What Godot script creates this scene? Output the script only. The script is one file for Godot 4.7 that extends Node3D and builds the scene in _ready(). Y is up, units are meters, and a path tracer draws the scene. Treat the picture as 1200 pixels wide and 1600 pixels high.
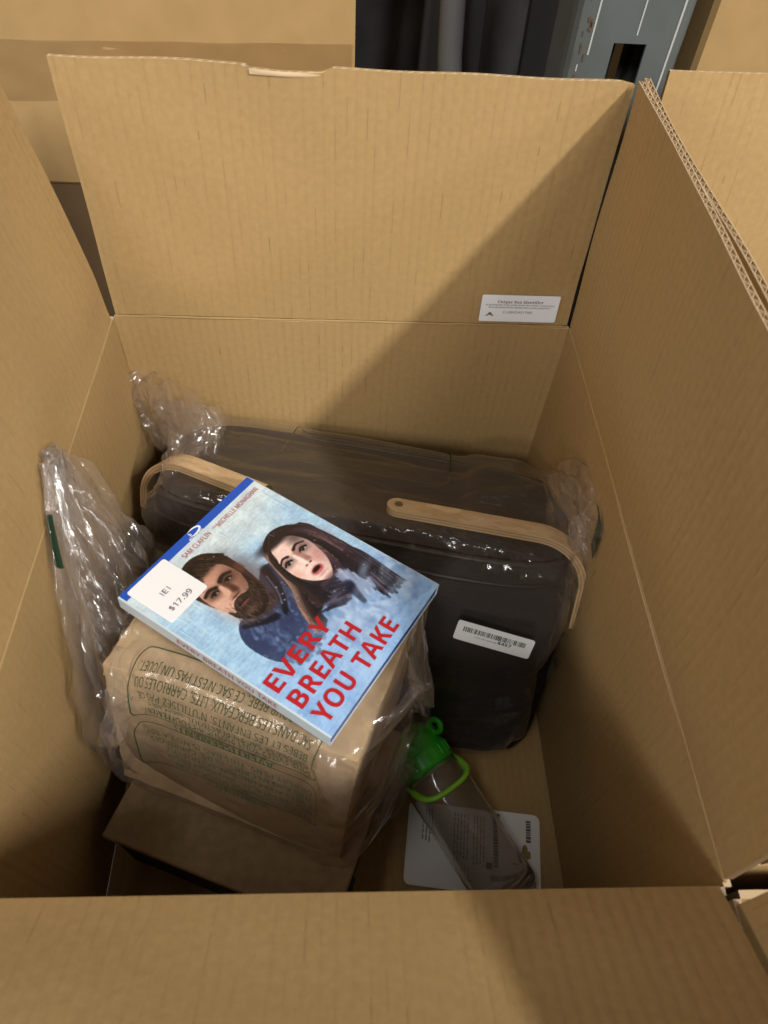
extends Node3D
# Units are metres. The open box: inner width x -0.203..0.203, depth z 0..0.457, floor y 0, crease (rim) y 0.305.

const W := 0.406
const D := 0.457
const H := 0.305
const FL := 0.199

var rng := RandomNumberGenerator.new()
var M := {}
var font_sans: SystemFont
var font_bold: SystemFont
var font_serif: SystemFont
var used_names := {}

func _ready():
	rng.seed = 20240
	# ---------------------------------------------------------------- camera
	var cam := Camera3D.new()
	cam.name = "camera"
	cam.transform = Transform3D(Basis(Vector3(0.99849, 0.04955, 0.02374), Vector3(-0.01099, 0.60352, -0.79727), Vector3(-0.05383, 0.79581, 0.60315)).orthonormalized(), Vector3(0.0019, 0.7147, 0.5235))
	cam.fov = 70.94
	cam.near = 0.02
	cam.far = 60.0
	var lens := CameraAttributesPhysical.new()
	lens.frustum_focal_length = 16.842
	lens.frustum_focus_distance = 0.6
	lens.frustum_near = 0.02
	lens.frustum_far = 60.0
	lens.exposure_aperture = 6.5
	cam.attributes = lens
	add_child(cam)
	cam.fov = 70.94
	cam.current = true
	# ---------------------------------------------------------------- air, lamps, exposure
	var we := WorldEnvironment.new()
	we.name = "surroundings"
	var env := Environment.new()
	env.background_mode = Environment.BG_COLOR
	env.background_color = Color(0.16, 0.155, 0.15).linear_to_srgb()
	env.tonemap_mode = Environment.TONE_MAPPER_LINEAR
	env.tonemap_exposure = 0.86
	env.sdfgi_enabled = true
	env.ssao_enabled = true
	env.ssil_enabled = true
	we.environment = env
	add_child(we)
	# high warehouse lamps: the nearest one over the aisle on the right, the others farther down the aisles
	var white := Color(1.0, 0.98, 0.95)
	add_strip("strip_lamp", Vector3(3.4, 5.1, 3.9), 52.0, Vector2(0.3, 2.6), white)
	add_strip("strip_lamp", Vector3(-1.7, 6.0, 1.8), 5.0, Vector2(0.24, 2.6), white)
	add_lamp("aisle_lamp", Vector3(7.5, 4.6, 4.2), 16.0, 0.5, white)
	add_lamp("aisle_lamp", Vector3(-9.0, 5.0, 6.0), 19.0, 1.2, white)
	add_lamp("aisle_lamp", Vector3(-3.5, 7.5, 10.5), 54.0, 1.2, white)
	add_lamp("aisle_lamp", Vector3(3.5, 8.0, 12.5), 46.0, 1.2, white)
	add_lamp("aisle_lamp", Vector3(-12.0, 5.0, 0.5), 10.0, 1.2, white)

	font_sans = sysfont("Droid Sans", 400)
	font_bold = sysfont("Droid Sans", 700)
	font_serif = sysfont("Droid Serif", 700)
	make_materials()
	build_setting()
	build_main_box()
	build_neighbour_box()
	build_flat_carton()
	build_tote()
	build_carton()
	build_bottle_and_card()
	build_disc()
	build_bags()

func add_lamp(called: String, at: Vector3, energy: float, size: float, color: Color):
	var l := OmniLight3D.new()
	l.name = numbered(self, called)
	l.position = at
	l.light_energy = energy
	l.light_size = size
	l.light_color = color
	l.omni_range = 30.0
	l.omni_attenuation = 2.0
	l.shadow_enabled = true
	add_child(l)

func add_strip(called: String, at: Vector3, energy: float, size: Vector2, color: Color):
	var l := AreaLight3D.new()
	l.name = numbered(self, called)
	l.area_size = size
	l.light_energy = energy
	l.light_color = color
	l.area_range = 30.0
	l.shadow_enabled = true
	l.look_at_from_position(at, Vector3(0, 0.3, 0.2), Vector3.BACK)
	add_child(l)

func sysfont(n: String, weight: int) -> SystemFont:
	var f := SystemFont.new()
	f.font_names = PackedStringArray([n])
	f.font_weight = weight
	return f

# ======================================================================= naming helpers
func numbered(parent: Node, called: String) -> String:
	if parent.get_node_or_null(called) == null:
		return called
	var k := 1
	while parent.get_node_or_null("%s_%03d" % [called, k]) != null:
		k += 1
	return "%s_%03d" % [called, k]

func tag(o: Node, label: String, category: String, group := "") -> void:
	o.set_meta("label", label)
	o.set_meta("category", category)
	if group != "":
		o.set_meta("group", group)

func thing(called: String, label: String, category: String, at := Vector3.ZERO, group := "") -> Node3D:
	var o := Node3D.new()
	o.name = numbered(self, called)
	o.position = at
	add_child(o, true)
	tag(o, label, category, group)
	return o

# a part from world-space geometry, placed under its thing
func part(called: String, mesh: Mesh, mat: Material, parent: Node3D) -> MeshInstance3D:
	var o := MeshInstance3D.new()
	o.name = numbered(parent, called)
	o.mesh = mesh
	o.material_override = mat
	parent.add_child(o, true)
	var off := Vector3.ZERO
	var p: Node = parent
	while p != self and p is Node3D:
		off += p.position
		p = p.get_parent()
	o.position = -off
	return o

# a part placed with a pivot of its own
func part_at(called: String, mesh: Mesh, mat: Material, parent: Node3D, xf: Transform3D) -> MeshInstance3D:
	var o := part(called, mesh, mat, parent)
	o.transform = Transform3D(xf.basis, xf.origin + o.position)
	return o

# ======================================================================= mesh helpers
func newst() -> SurfaceTool:
	var st := SurfaceTool.new()
	st.begin(Mesh.PRIMITIVE_TRIANGLES)
	return st

# Smooth grid from points; u runs along the inner index.
func grid_mesh(pts: PackedVector3Array, nu: int, nv: int, uvs: PackedVector2Array, wrap := false, uv2s := PackedVector2Array()) -> ArrayMesh:
	var nor := PackedVector3Array()
	nor.resize(pts.size())
	for j in nv:
		for i in nu:
			var i0 := i - 1
			var i1 := i + 1
			if wrap:
				i0 = (i - 1 + nu - 1) % (nu - 1)
				i1 = (i + 1) % (nu - 1)
			else:
				i0 = maxi(i0, 0)
				i1 = mini(i1, nu - 1)
			var j0 := maxi(j - 1, 0)
			var j1 := mini(j + 1, nv - 1)
			var du := pts[j * nu + i1] - pts[j * nu + i0]
			var dv := pts[j1 * nu + i] - pts[j0 * nu + i]
			var n := du.cross(dv)
			nor[j * nu + i] = n.normalized() if n.length_squared() > 1e-18 else Vector3.UP
	var idx := PackedInt32Array()
	for j in nv - 1:
		for i in nu - 1:
			var a := j * nu + i
			idx.append_array(PackedInt32Array([a, a + nu, a + 1, a + 1, a + nu, a + nu + 1]))
	var arr := []
	arr.resize(Mesh.ARRAY_MAX)
	arr[Mesh.ARRAY_VERTEX] = pts
	arr[Mesh.ARRAY_NORMAL] = nor
	arr[Mesh.ARRAY_TEX_UV] = uvs
	if uv2s.size():
		arr[Mesh.ARRAY_TEX_UV2] = uv2s
	arr[Mesh.ARRAY_INDEX] = idx
	var m := ArrayMesh.new()
	m.add_surface_from_arrays(Mesh.PRIMITIVE_TRIANGLES, arr)
	return m

func vert(st: SurfaceTool, n: Vector3, p: Vector3, uv: Vector2) -> void:
	st.set_normal(n)
	st.set_uv(uv)
	st.set_uv2(uv)
	st.add_vertex(p)

func quad(st: SurfaceTool, a: Vector3, b: Vector3, c: Vector3, d: Vector3, uva := Vector2.ZERO, uvb := Vector2.ZERO, uvc := Vector2.ZERO, uvd := Vector2.ZERO) -> void:
	# a b c d counter-clockwise seen from the front
	var n := (b - a).cross(c - a).normalized()
	var P := [a, c, b, a, d, c]
	var U := [uva, uvc, uvb, uva, uvd, uvc]
	for k in 6:
		vert(st, n, P[k], U[k])

# chamfered box with local axes; uv in metres
func cbox(size: Vector3, ch: float, xf := Transform3D()) -> ArrayMesh:
	var st := newst()
	cbox_into(st, size, ch, xf)
	return st.commit()

func cbox_into(st: SurfaceTool, size: Vector3, ch: float, xf := Transform3D()) -> void:
	var h := size * 0.5
	ch = minf(ch, minf(h.x, minf(h.y, h.z)) * 0.98)
	var ax := [Vector3.RIGHT, Vector3.UP, Vector3.BACK]
	var hh := [h.x, h.y, h.z]
	# faces
	for k in 3:
		for s in [-1.0, 1.0]:
			var n: Vector3 = ax[k] * s
			var u: Vector3 = ax[(k + 1) % 3]
			var v: Vector3 = ax[(k + 2) % 3] * s
			var hu: float = hh[(k + 1) % 3] - ch
			var hv: float = hh[(k + 2) % 3] - ch
			var c: Vector3 = n * hh[k]
			quad(st, xf * (c - u * hu - v * hv), xf * (c + u * hu - v * hv), xf * (c + u * hu + v * hv), xf * (c - u * hu + v * hv),
				Vector2(-hu, -hv), Vector2(hu, -hv), Vector2(hu, hv), Vector2(-hu, hv))
	# edges
	for k in 3:
		var a: Vector3 = ax[k]
		var p: Vector3 = ax[(k + 1) % 3]
		var q: Vector3 = ax[(k + 2) % 3]
		var ha: float = hh[k] - ch
		for s in [-1.0, 1.0]:
			for t in [-1.0, 1.0]:
				var e0: Vector3 = p * s * hh[(k + 1) % 3] + q * t * (hh[(k + 2) % 3] - ch)
				var e1: Vector3 = p * s * (hh[(k + 1) % 3] - ch) + q * t * hh[(k + 2) % 3]
				if s * t < 0.0:
					var sw := e0
					e0 = e1
					e1 = sw
				quad(st, xf * (e0 - a * ha), xf * (e1 - a * ha), xf * (e1 + a * ha), xf * (e0 + a * ha), Vector2(0, -ha), Vector2(ch, -ha), Vector2(ch, ha), Vector2(0, ha))
	# corners
	for sx in [-1.0, 1.0]:
		for sy in [-1.0, 1.0]:
			for sz in [-1.0, 1.0]:
				var A := Vector3(sx * h.x, sy * (h.y - ch), sz * (h.z - ch))
				var B := Vector3(sx * (h.x - ch), sy * h.y, sz * (h.z - ch))
				var Cc := Vector3(sx * (h.x - ch), sy * (h.y - ch), sz * h.z)
				var nn := Vector3(sx, sy, sz).normalized()
				var tri := [A, Cc, B] if sx * sy * sz > 0.0 else [A, B, Cc]
				for v in tri:
					vert(st, xf.basis * nn, xf * v, Vector2(v.x, v.y))

# tube along points
func tube(pts: PackedVector3Array, radius: float, seg := 10, closed := false, flat := 1.0, up := Vector3.UP) -> ArrayMesh:
	var n := pts.size()
	var g := PackedVector3Array()
	var uv := PackedVector2Array()
	var along := 0.0
	var rows := n + 1 if closed else n
	for r in rows:
		var j := r % n
		var t: Vector3
		if closed:
			t = (pts[(j + 1) % n] - pts[(j - 1 + n) % n]).normalized()
		else:
			t = (pts[mini(j + 1, n - 1)] - pts[maxi(j - 1, 0)]).normalized()
		var b := t.cross(up)
		b = b.normalized() if b.length() > 1e-4 else t.cross(Vector3.RIGHT).normalized()
		var c := b.cross(t)
		if r > 0:
			along += (pts[j] - pts[(j - 1 + n) % n]).length()
		for i in seg + 1:
			var a := TAU * i / seg
			g.append(pts[j] + b * cos(a) * radius + c * sin(a) * radius * flat)
			uv.append(Vector2(radius * a, along))
	return grid_mesh(g, seg + 1, rows, uv, true)

# lathe: profile of (radius, height) along local y
func lathe(profile: PackedVector2Array, xf: Transform3D, seg := 40) -> ArrayMesh:
	var g := PackedVector3Array()
	var uv := PackedVector2Array()
	for p in profile:
		for i in seg + 1:
			var a := -TAU * i / seg
			g.append(xf * Vector3(cos(a) * p.x, p.y, sin(a) * p.x))
			uv.append(Vector2(float(i) / seg, p.y))
	return grid_mesh(g, seg + 1, profile.size(), uv, true)

func superellipse(a: float, power: float) -> Vector2:
	var c := cos(a)
	var s := sin(a)
	return Vector2(signf(c) * pow(absf(c), 2.0 / power), signf(s) * pow(absf(s), 2.0 / power))

# letters as triangles: x from 0 to width, baseline y 0, capital height 1 (before scaling)
var text_cache := {}
func letters(s: String, font: Font) -> Dictionary:
	var key := s + str(font.get_instance_id())
	if text_cache.has(key):
		return text_cache[key]
	var tm := TextMesh.new()
	tm.text = s
	tm.font = font
	tm.font_size = 64
	tm.pixel_size = 0.01
	tm.depth = 0.0
	tm.curve_step = 1.0
	tm.horizontal_alignment = HORIZONTAL_ALIGNMENT_LEFT
	var arr := tm.get_mesh_arrays() if tm.get_surface_count() > 0 else []
	if arr.is_empty() or arr[Mesh.ARRAY_VERTEX] == null or arr[Mesh.ARRAY_VERTEX].size() == 0:
		arr = tm.surface_get_arrays(0)
	var v: PackedVector3Array = arr[Mesh.ARRAY_VERTEX]
	var out := PackedVector2Array()
	if arr[Mesh.ARRAY_INDEX] != null and arr[Mesh.ARRAY_INDEX].size():
		for i in arr[Mesh.ARRAY_INDEX]:
			out.append(Vector2(v[i].x, v[i].y))
	else:
		for p in v:
			out.append(Vector2(p.x, p.y))
	var lo := Vector2(1e9, 1e9)
	var hi := Vector2(-1e9, -1e9)
	for p in out:
		lo = lo.min(p)
		hi = hi.max(p)
	var cap: float = hi.y - lo.y
	var base: float = lo.y
	if s != "H":
		cap = letters("H", font).cap
		base = letters("H", font).base
	var res := {"tri": out, "lo": lo.x, "w": hi.x - lo.x, "cap": cap, "base": base}
	text_cache[key] = res
	return res

# text into SurfaceTool on a plane: origin, right, up; cap height; if width > 0 it is stretched to it. align 0 left, 1 centre
func text_into(st: SurfaceTool, s: String, font: Font, o: Vector3, right: Vector3, up: Vector3, cap: float, width := 0.0, align := 0) -> float:
	var L := letters(s, font)
	var k: float = cap / L.cap
	var kx: float = width / L.w if width > 0.0 else k
	var shift: float = -0.5 * kx * float(L.w) if align == 1 else 0.0
	var n := right.cross(up).normalized()
	var t: PackedVector2Array = L.tri
	for i in t.size():
		vert(st, n, o + right * ((t[i].x - L.lo) * kx + shift) + up * ((t[i].y - L.base) * k), Vector2.ZERO)
	return kx * L.w

func bar_into(st: SurfaceTool, o: Vector3, right: Vector3, up: Vector3, x: float, y: float, w: float, h: float) -> void:
	var p := o + right * x + up * y
	quad(st, p, p + right * w, p + right * w + up * h, p + up * h)

# thin sheet with rounded corners, lying on a plane: centre o, half sizes
func sheet(o: Vector3, right: Vector3, up: Vector3, hw: float, hh: float, r: float, thick: float, skew := 0.0) -> ArrayMesh:
	var st := newst()
	var n := right.cross(up).normalized()
	var pts := PackedVector3Array()
	var uvp := PackedVector2Array()
	for c in 4:
		var cx: float = (hw - r) * [1, -1, -1, 1][c]
		var cy: float = (hh - r) * [1, 1, -1, -1][c]
		for k in 6:
			var a := PI * 0.5 * (c + k / 5.0)
			var x := cx + r * cos(a)
			var y := cy + r * sin(a)
			pts.append(o + right * (x + skew * y) + up * y)
			uvp.append(Vector2(0.5 + 0.5 * x / hw, 0.5 - 0.5 * y / hh))
	var m := pts.size()
	for k in m:
		var q := (k + 1) % m
		for v in [[o + n * thick, Vector2(0.5, 0.5)], [pts[q] + n * thick, uvp[q]], [pts[k] + n * thick, uvp[k]]]:
			vert(st, n, v[0], v[1])
		quad(st, pts[k], pts[q], pts[q] + n * thick, pts[k] + n * thick)
	return st.commit()

# ======================================================================= materials and textures
func noise(seed_: int, freq: float, oct := 4, type := FastNoiseLite.TYPE_SIMPLEX_SMOOTH) -> FastNoiseLite:
	var n := FastNoiseLite.new()
	n.seed = seed_
	n.noise_type = type
	n.frequency = freq
	n.fractal_octaves = oct
	return n

func noise_tex(seed_: int, freq: float, size: int, c0: Color, c1: Color, oct := 5) -> NoiseTexture2D:
	var t := NoiseTexture2D.new()
	t.width = size
	t.height = size
	t.seamless = true
	t.seamless_blend_skirt = 0.15
	t.noise = noise(seed_, freq, oct)
	var g := Gradient.new()
	g.set_color(0, c0)
	g.set_color(1, c1)
	t.color_ramp = g
	return t

func lin(r: float, g: float, b: float) -> Color:
	return Color(r, g, b).linear_to_srgb()

func mat(c: Color, rough: float, metal := 0.0) -> StandardMaterial3D:
	var m := StandardMaterial3D.new()
	m.albedo_color = c
	m.roughness = rough
	m.metallic = metal
	return m

# flute lines: short, broken brown dashes over the corrugations and soft vertical bands
func dash_image(seed_: int) -> Image:
	var r := RandomNumberGenerator.new()
	r.seed = seed_
	var n := 1024
	var im := Image.create(n, n, false, Image.FORMAT_RGBA8)
	im.fill(Color(0.35, 0.24, 0.12, 0.0))
	var cols := 33  # 0.25 m / 7.6 mm
	for k in cols:
		var x := int((k + 0.5) * n / cols + r.randf_range(-3, 3))
		var strength := r.randf_range(0.3, 1.0)
		im.fill_rect(Rect2i(x - 6, 0, 12, n), Color(0.35, 0.24, 0.12, 0.05 * maxf(strength, 0.6)))
		im.fill_rect(Rect2i(x - 3, 0, 6, n), Color(0.35, 0.24, 0.12, 0.07 * strength))
		var y := r.randi_range(0, 60)
		while y < n:
			var l := r.randi_range(18, 110)
			if r.randf() < 0.85 * maxf(strength, 0.6):
				var a := r.randf_range(0.1, 0.36) * strength
				if r.randf() < 0.12:
					a += 0.14
				var w := r.randi_range(1, 3)
				im.fill_rect(Rect2i(x + r.randi_range(-1, 1), y, w, l), Color(0.33, 0.22, 0.1, a))
			y += l + r.randi_range(4, 60)
	# faint scratches and rubbed streaks
	for k in 14:
		var p := Vector2(r.randf_range(60, n - 60), r.randf_range(60, n - 60))
		var d := Vector2.from_angle(r.randf() * TAU)
		var c := Color(0.78, 0.62, 0.40, r.randf_range(0.05, 0.13)) if k % 3 else Color(0.28, 0.19, 0.10, r.randf_range(0.05, 0.14))
		for q in r.randi_range(30, 150):
			p += d
			d = d.rotated(r.randf_range(-0.03, 0.03))
			if p.x > 2 and p.y > 2 and p.x < n - 4 and p.y < n - 4:
				im.fill_rect(Rect2i(int(p.x), int(p.y), 1 + k % 2, 1), c)
	# specks and fibres
	for k in 900:
		var a := r.randf_range(0.04, 0.2)
		var c := Color(0.3, 0.2, 0.1, a) if r.randf() < 0.65 else Color(0.85, 0.72, 0.5, a)
		im.fill_rect(Rect2i(r.randi_range(0, n - 8), r.randi_range(0, n - 8), r.randi_range(1, 6), r.randi_range(1, 3)), c)
	return im

func flute_bump() -> ImageTexture:
	# soft relief of the corrugations under the liner, with paper grain
	var n := 1024
	var g := noise(5, 0.06, 3).get_seamless_image(n, n)
	g.convert(Image.FORMAT_L8)
	var d := g.get_data()
	var s := noise(6, 0.004, 2).get_seamless_image(n, n)
	s.convert(Image.FORMAT_L8)
	var sd := s.get_data()
	var col := PackedFloat32Array()
	for x in n:
		col.append(70.0 * cos(TAU * 53.0 * x / n))
	for y in n:
		for x in n:
			var k := y * n + x
			d[k] = clampi(int(d[k] * 0.25 + sd[k] * 0.08 + 80 + col[x] * 0.4), 0, 255)
	return ImageTexture.create_from_image(Image.create_from_data(n, n, false, Image.FORMAT_L8, d))

func cardboard(c: Color, detail: Texture2D, color: Texture2D, bump: Texture2D, bump_cm := 0.05) -> StandardMaterial3D:
	var m := mat(c, 0.82)
	m.metallic_specular = 0.35
	m.albedo_texture = color
	m.uv1_scale = Vector3(1, 1, 1) / 0.4
	m.uv2_scale = Vector3(1, 1, 1) / 0.25
	if detail:
		m.detail_enabled = true
		m.detail_blend_mode = BaseMaterial3D.BLEND_MODE_MIX
		m.detail_albedo = detail
		m.detail_uv_layer = BaseMaterial3D.DETAIL_UV_2
	if bump:
		m.heightmap_enabled = true
		m.heightmap_texture = bump
		m.heightmap_scale = bump_cm
	return m

func make_materials():
	var fib := noise_tex(11, 0.05, 1024, Color(0.945, 0.94, 0.93), Color(1, 1, 1), 5)
	var fib2 := noise_tex(12, 0.02, 512, Color(0.94, 0.935, 0.93), Color(1, 1, 1), 6)
	var dash := ImageTexture.create_from_image(dash_image(3))
	var dash2 := ImageTexture.create_from_image(dash_image(8))
	var fb := flute_bump()
	var kraft := lin(0.432, 0.288, 0.127)
	M.board = cardboard(kraft, dash, fib, fb, 0.03)
	M.board2 = cardboard(lin(0.424, 0.284, 0.125), dash2, fib, fb, 0.03)
	M.board_far = cardboard(lin(0.44, 0.288, 0.125), null, fib2, null)
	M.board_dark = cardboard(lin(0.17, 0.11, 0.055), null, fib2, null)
	M.liner_edge = mat(lin(0.60, 0.45, 0.28), 0.9)
	M.liner_edge.albedo_texture = fib2
	M.medium = mat(lin(0.55, 0.40, 0.24), 0.9)
	M.crease = cardboard(lin(0.43, 0.288, 0.128), null, fib2, null)
	# kraft paper of the wrapped carton
	var pap := noise_tex(21, 0.03, 512, Color(0.86, 0.85, 0.84), Color(1, 1, 1), 5)
	M.paper = mat(lin(0.46, 0.33, 0.19), 0.75)
	M.paper.albedo_texture = pap
	M.paper.uv1_scale = Vector3(4, 4, 4)
	M.paper.heightmap_enabled = true
	M.paper.heightmap_texture = noise_tex(22, 0.008, 512, Color.BLACK, Color.WHITE, 5)
	M.paper.heightmap_scale = 0.12
	M.flatbox = mat(lin(0.27, 0.19, 0.10), 0.75)
	M.flatbox.albedo_texture = pap
	M.flatbox.uv1_scale = Vector3(5, 5, 5)
	M.flat_core = mat(lin(0.012, 0.012, 0.011), 0.8)
	M.flat_rim = mat(lin(0.05, 0.038, 0.024), 0.7)
	# film
	M.film = film_mat(Color(0.86, 0.79, 0.76), 0.038, 0.11, 31)
	M.film2 = film_mat(Color(0.82, 0.78, 0.76), 0.05, 0.11, 37)
	M.green_ink = mat(lin(0.02, 0.05, 0.018), 0.5)
	M.green_ink_dark = mat(lin(0.012, 0.03, 0.016), 0.5)
	M.green_ink_solid = mat(lin(0.006, 0.034, 0.018), 0.4)
	# tote
	M.fabric = mat(lin(0.012, 0.011, 0.011), 0.85)
	M.fabric.heightmap_enabled = true
	M.fabric.heightmap_texture = weave_bump()
	M.fabric.heightmap_scale = 0.04
	M.fabric.uv1_scale = Vector3(12, 12, 12)
	M.lid_fabric = M.fabric.duplicate()
	M.lid_fabric.albedo_color = lin(0.016, 0.0135, 0.0125)
	M.piping = mat(lin(0.012, 0.012, 0.013), 0.45)
	M.padding = mat(lin(0.007, 0.007, 0.008), 0.55)
	var wood := NoiseTexture2D.new()
	wood.width = 512
	wood.height = 512
	wood.seamless = true
	wood.noise = noise(41, 0.006, 4)
	wood.noise.domain_warp_enabled = true
	wood.noise.domain_warp_amplitude = 40.0
	var g := Gradient.new()
	g.set_color(0, Color(0.9, 0.86, 0.8))
	g.set_color(1, Color(1, 1, 1))
	g.add_point(0.48, Color(0.99, 0.97, 0.95))
	g.add_point(0.53, Color(0.9, 0.84, 0.76))
	wood.color_ramp = g
	M.wood = mat(lin(0.74, 0.58, 0.37), 0.42)
	M.wood.albedo_texture = wood
	M.wood.uv1_scale = Vector3(6, 3, 1)
	M.wood_edge = mat(lin(0.50, 0.34, 0.18), 0.6)
	M.wood_edge_dark = mat(lin(0.36, 0.23, 0.11), 0.65)
	M.hole_dark = mat(lin(0.10, 0.075, 0.05), 0.7)
	# labels, print
	M.label = mat(lin(0.88, 0.92, 1.0), 0.45)
	M.sticker = mat(lin(0.85, 0.86, 0.89), 0.5)
	M.ink = mat(lin(0.02, 0.02, 0.025), 0.5)
	M.ink_grey = mat(lin(0.13, 0.12, 0.13), 0.5)
	M.ink_light = mat(lin(0.2, 0.19, 0.2), 0.5)
	M.ink_red = mat(lin(0.35, 0.05, 0.04), 0.5)
	M.title_red = mat(lin(0.46, 0.012, 0.018), 0.4)
	M.name_red = mat(lin(0.42, 0.03, 0.045), 0.35)
	M.white_print = mat(lin(0.85, 0.88, 0.93), 0.35)
	M.case_blue = mat(lin(0.02, 0.08, 0.28), 0.3)
	M.sleeve_side = mat(lin(0.52, 0.62, 0.70), 0.35)
	# bottle
	M.lid_green = mat(lin(0.02, 0.42, 0.015), 0.28)
	M.lid_green.clearcoat_enabled = true
	M.lid_green.clearcoat = 0.4
	M.ring_green = mat(lin(0.26, 0.60, 0.05), 0.3)
	M.ring_green.backlight_enabled = true
	M.ring_green.backlight = Color(0.2, 0.35, 0.05)
	M.clear = mat(Color(0.97, 0.97, 0.96, 0.03), 0.05)
	M.clear.refraction_enabled = true
	M.clear.refraction_scale = 0.045
	M.clear.transparency = BaseMaterial3D.TRANSPARENCY_ALPHA
	M.card = mat(lin(0.86, 0.86, 0.86), 0.5)
	# surroundings
	M.concrete = mat(lin(0.18, 0.175, 0.165), 0.85)
	M.concrete.albedo_texture = fib2
	M.concrete.uv1_triplanar = true
	var sheetn := noise_tex(61, 0.01, 256, Color(0.7, 0.7, 0.7), Color(1, 1, 1), 4)
	M.black_sheet = mat(lin(0.17, 0.17, 0.185), 0.5)
	M.black_sheet.albedo_texture = sheetn
	M.black_sheet.uv1_scale = Vector3(3, 3, 3)
	M.dark_metal = mat(lin(0.05, 0.05, 0.053), 0.5)
	M.grey_tube = mat(lin(0.16, 0.165, 0.17), 0.5)
	M.steel = mat(lin(0.115, 0.13, 0.13), 0.5)
	M.steel.albedo_texture = rust_tex()
	M.steel.metallic = 0.15
	M.steel_dark = mat(lin(0.05, 0.05, 0.07), 0.6)
	M.tape = mat(Color(0.60, 0.46, 0.29, 0.25), 0.12)
	M.tape.transparency = BaseMaterial3D.TRANSPARENCY_ALPHA

func film_mat(c: Color, alpha: float, rough: float, seed_: int) -> StandardMaterial3D:
	var m := mat(Color(c.r, c.g, c.b, alpha), rough)
	m.transparency = BaseMaterial3D.TRANSPARENCY_ALPHA
	m.cull_mode = BaseMaterial3D.CULL_DISABLED
	m.metallic_specular = 0.62
	var t := NoiseTexture2D.new()
	t.width = 1024
	t.height = 1024
	t.seamless = true
	var n := noise(seed_, 0.006, 4)
	n.fractal_type = FastNoiseLite.FRACTAL_RIDGED
	n.domain_warp_enabled = true
	n.domain_warp_amplitude = 35.0
	n.domain_warp_frequency = 0.008
	t.noise = n
	m.heightmap_enabled = true
	m.heightmap_texture = t
	m.heightmap_scale = 0.05
	m.uv1_scale = Vector3(3.2, 3.2, 1)
	return m

func weave_bump() -> ImageTexture:
	var n := 128
	var d := PackedByteArray()
	for y in n:
		for x in n:
			d.append(int(127 + 60 * sin(TAU * (x + y) * 8.0 / n) * (1.0 if (x / 16) % 2 == 0 else -1.0) + 50 * sin(TAU * y * 16.0 / n)))
	return ImageTexture.create_from_image(Image.create_from_data(n, n, false, Image.FORMAT_L8, d))

func rust_tex() -> NoiseTexture2D:
	var t := NoiseTexture2D.new()
	t.width = 512
	t.height = 512
	t.seamless = true
	t.noise = noise(71, 0.012, 5)
	var g := Gradient.new()
	g.set_color(0, Color(0.55, 0.42, 0.28))
	g.set_color(1, Color(1, 1, 1))
	g.add_point(0.24, Color(0.62, 0.5, 0.36))
	g.add_point(0.33, Color(0.9, 0.9, 0.88))
	g.add_point(0.7, Color(1, 1, 1))
	t.color_ramp = g
	return t

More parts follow.
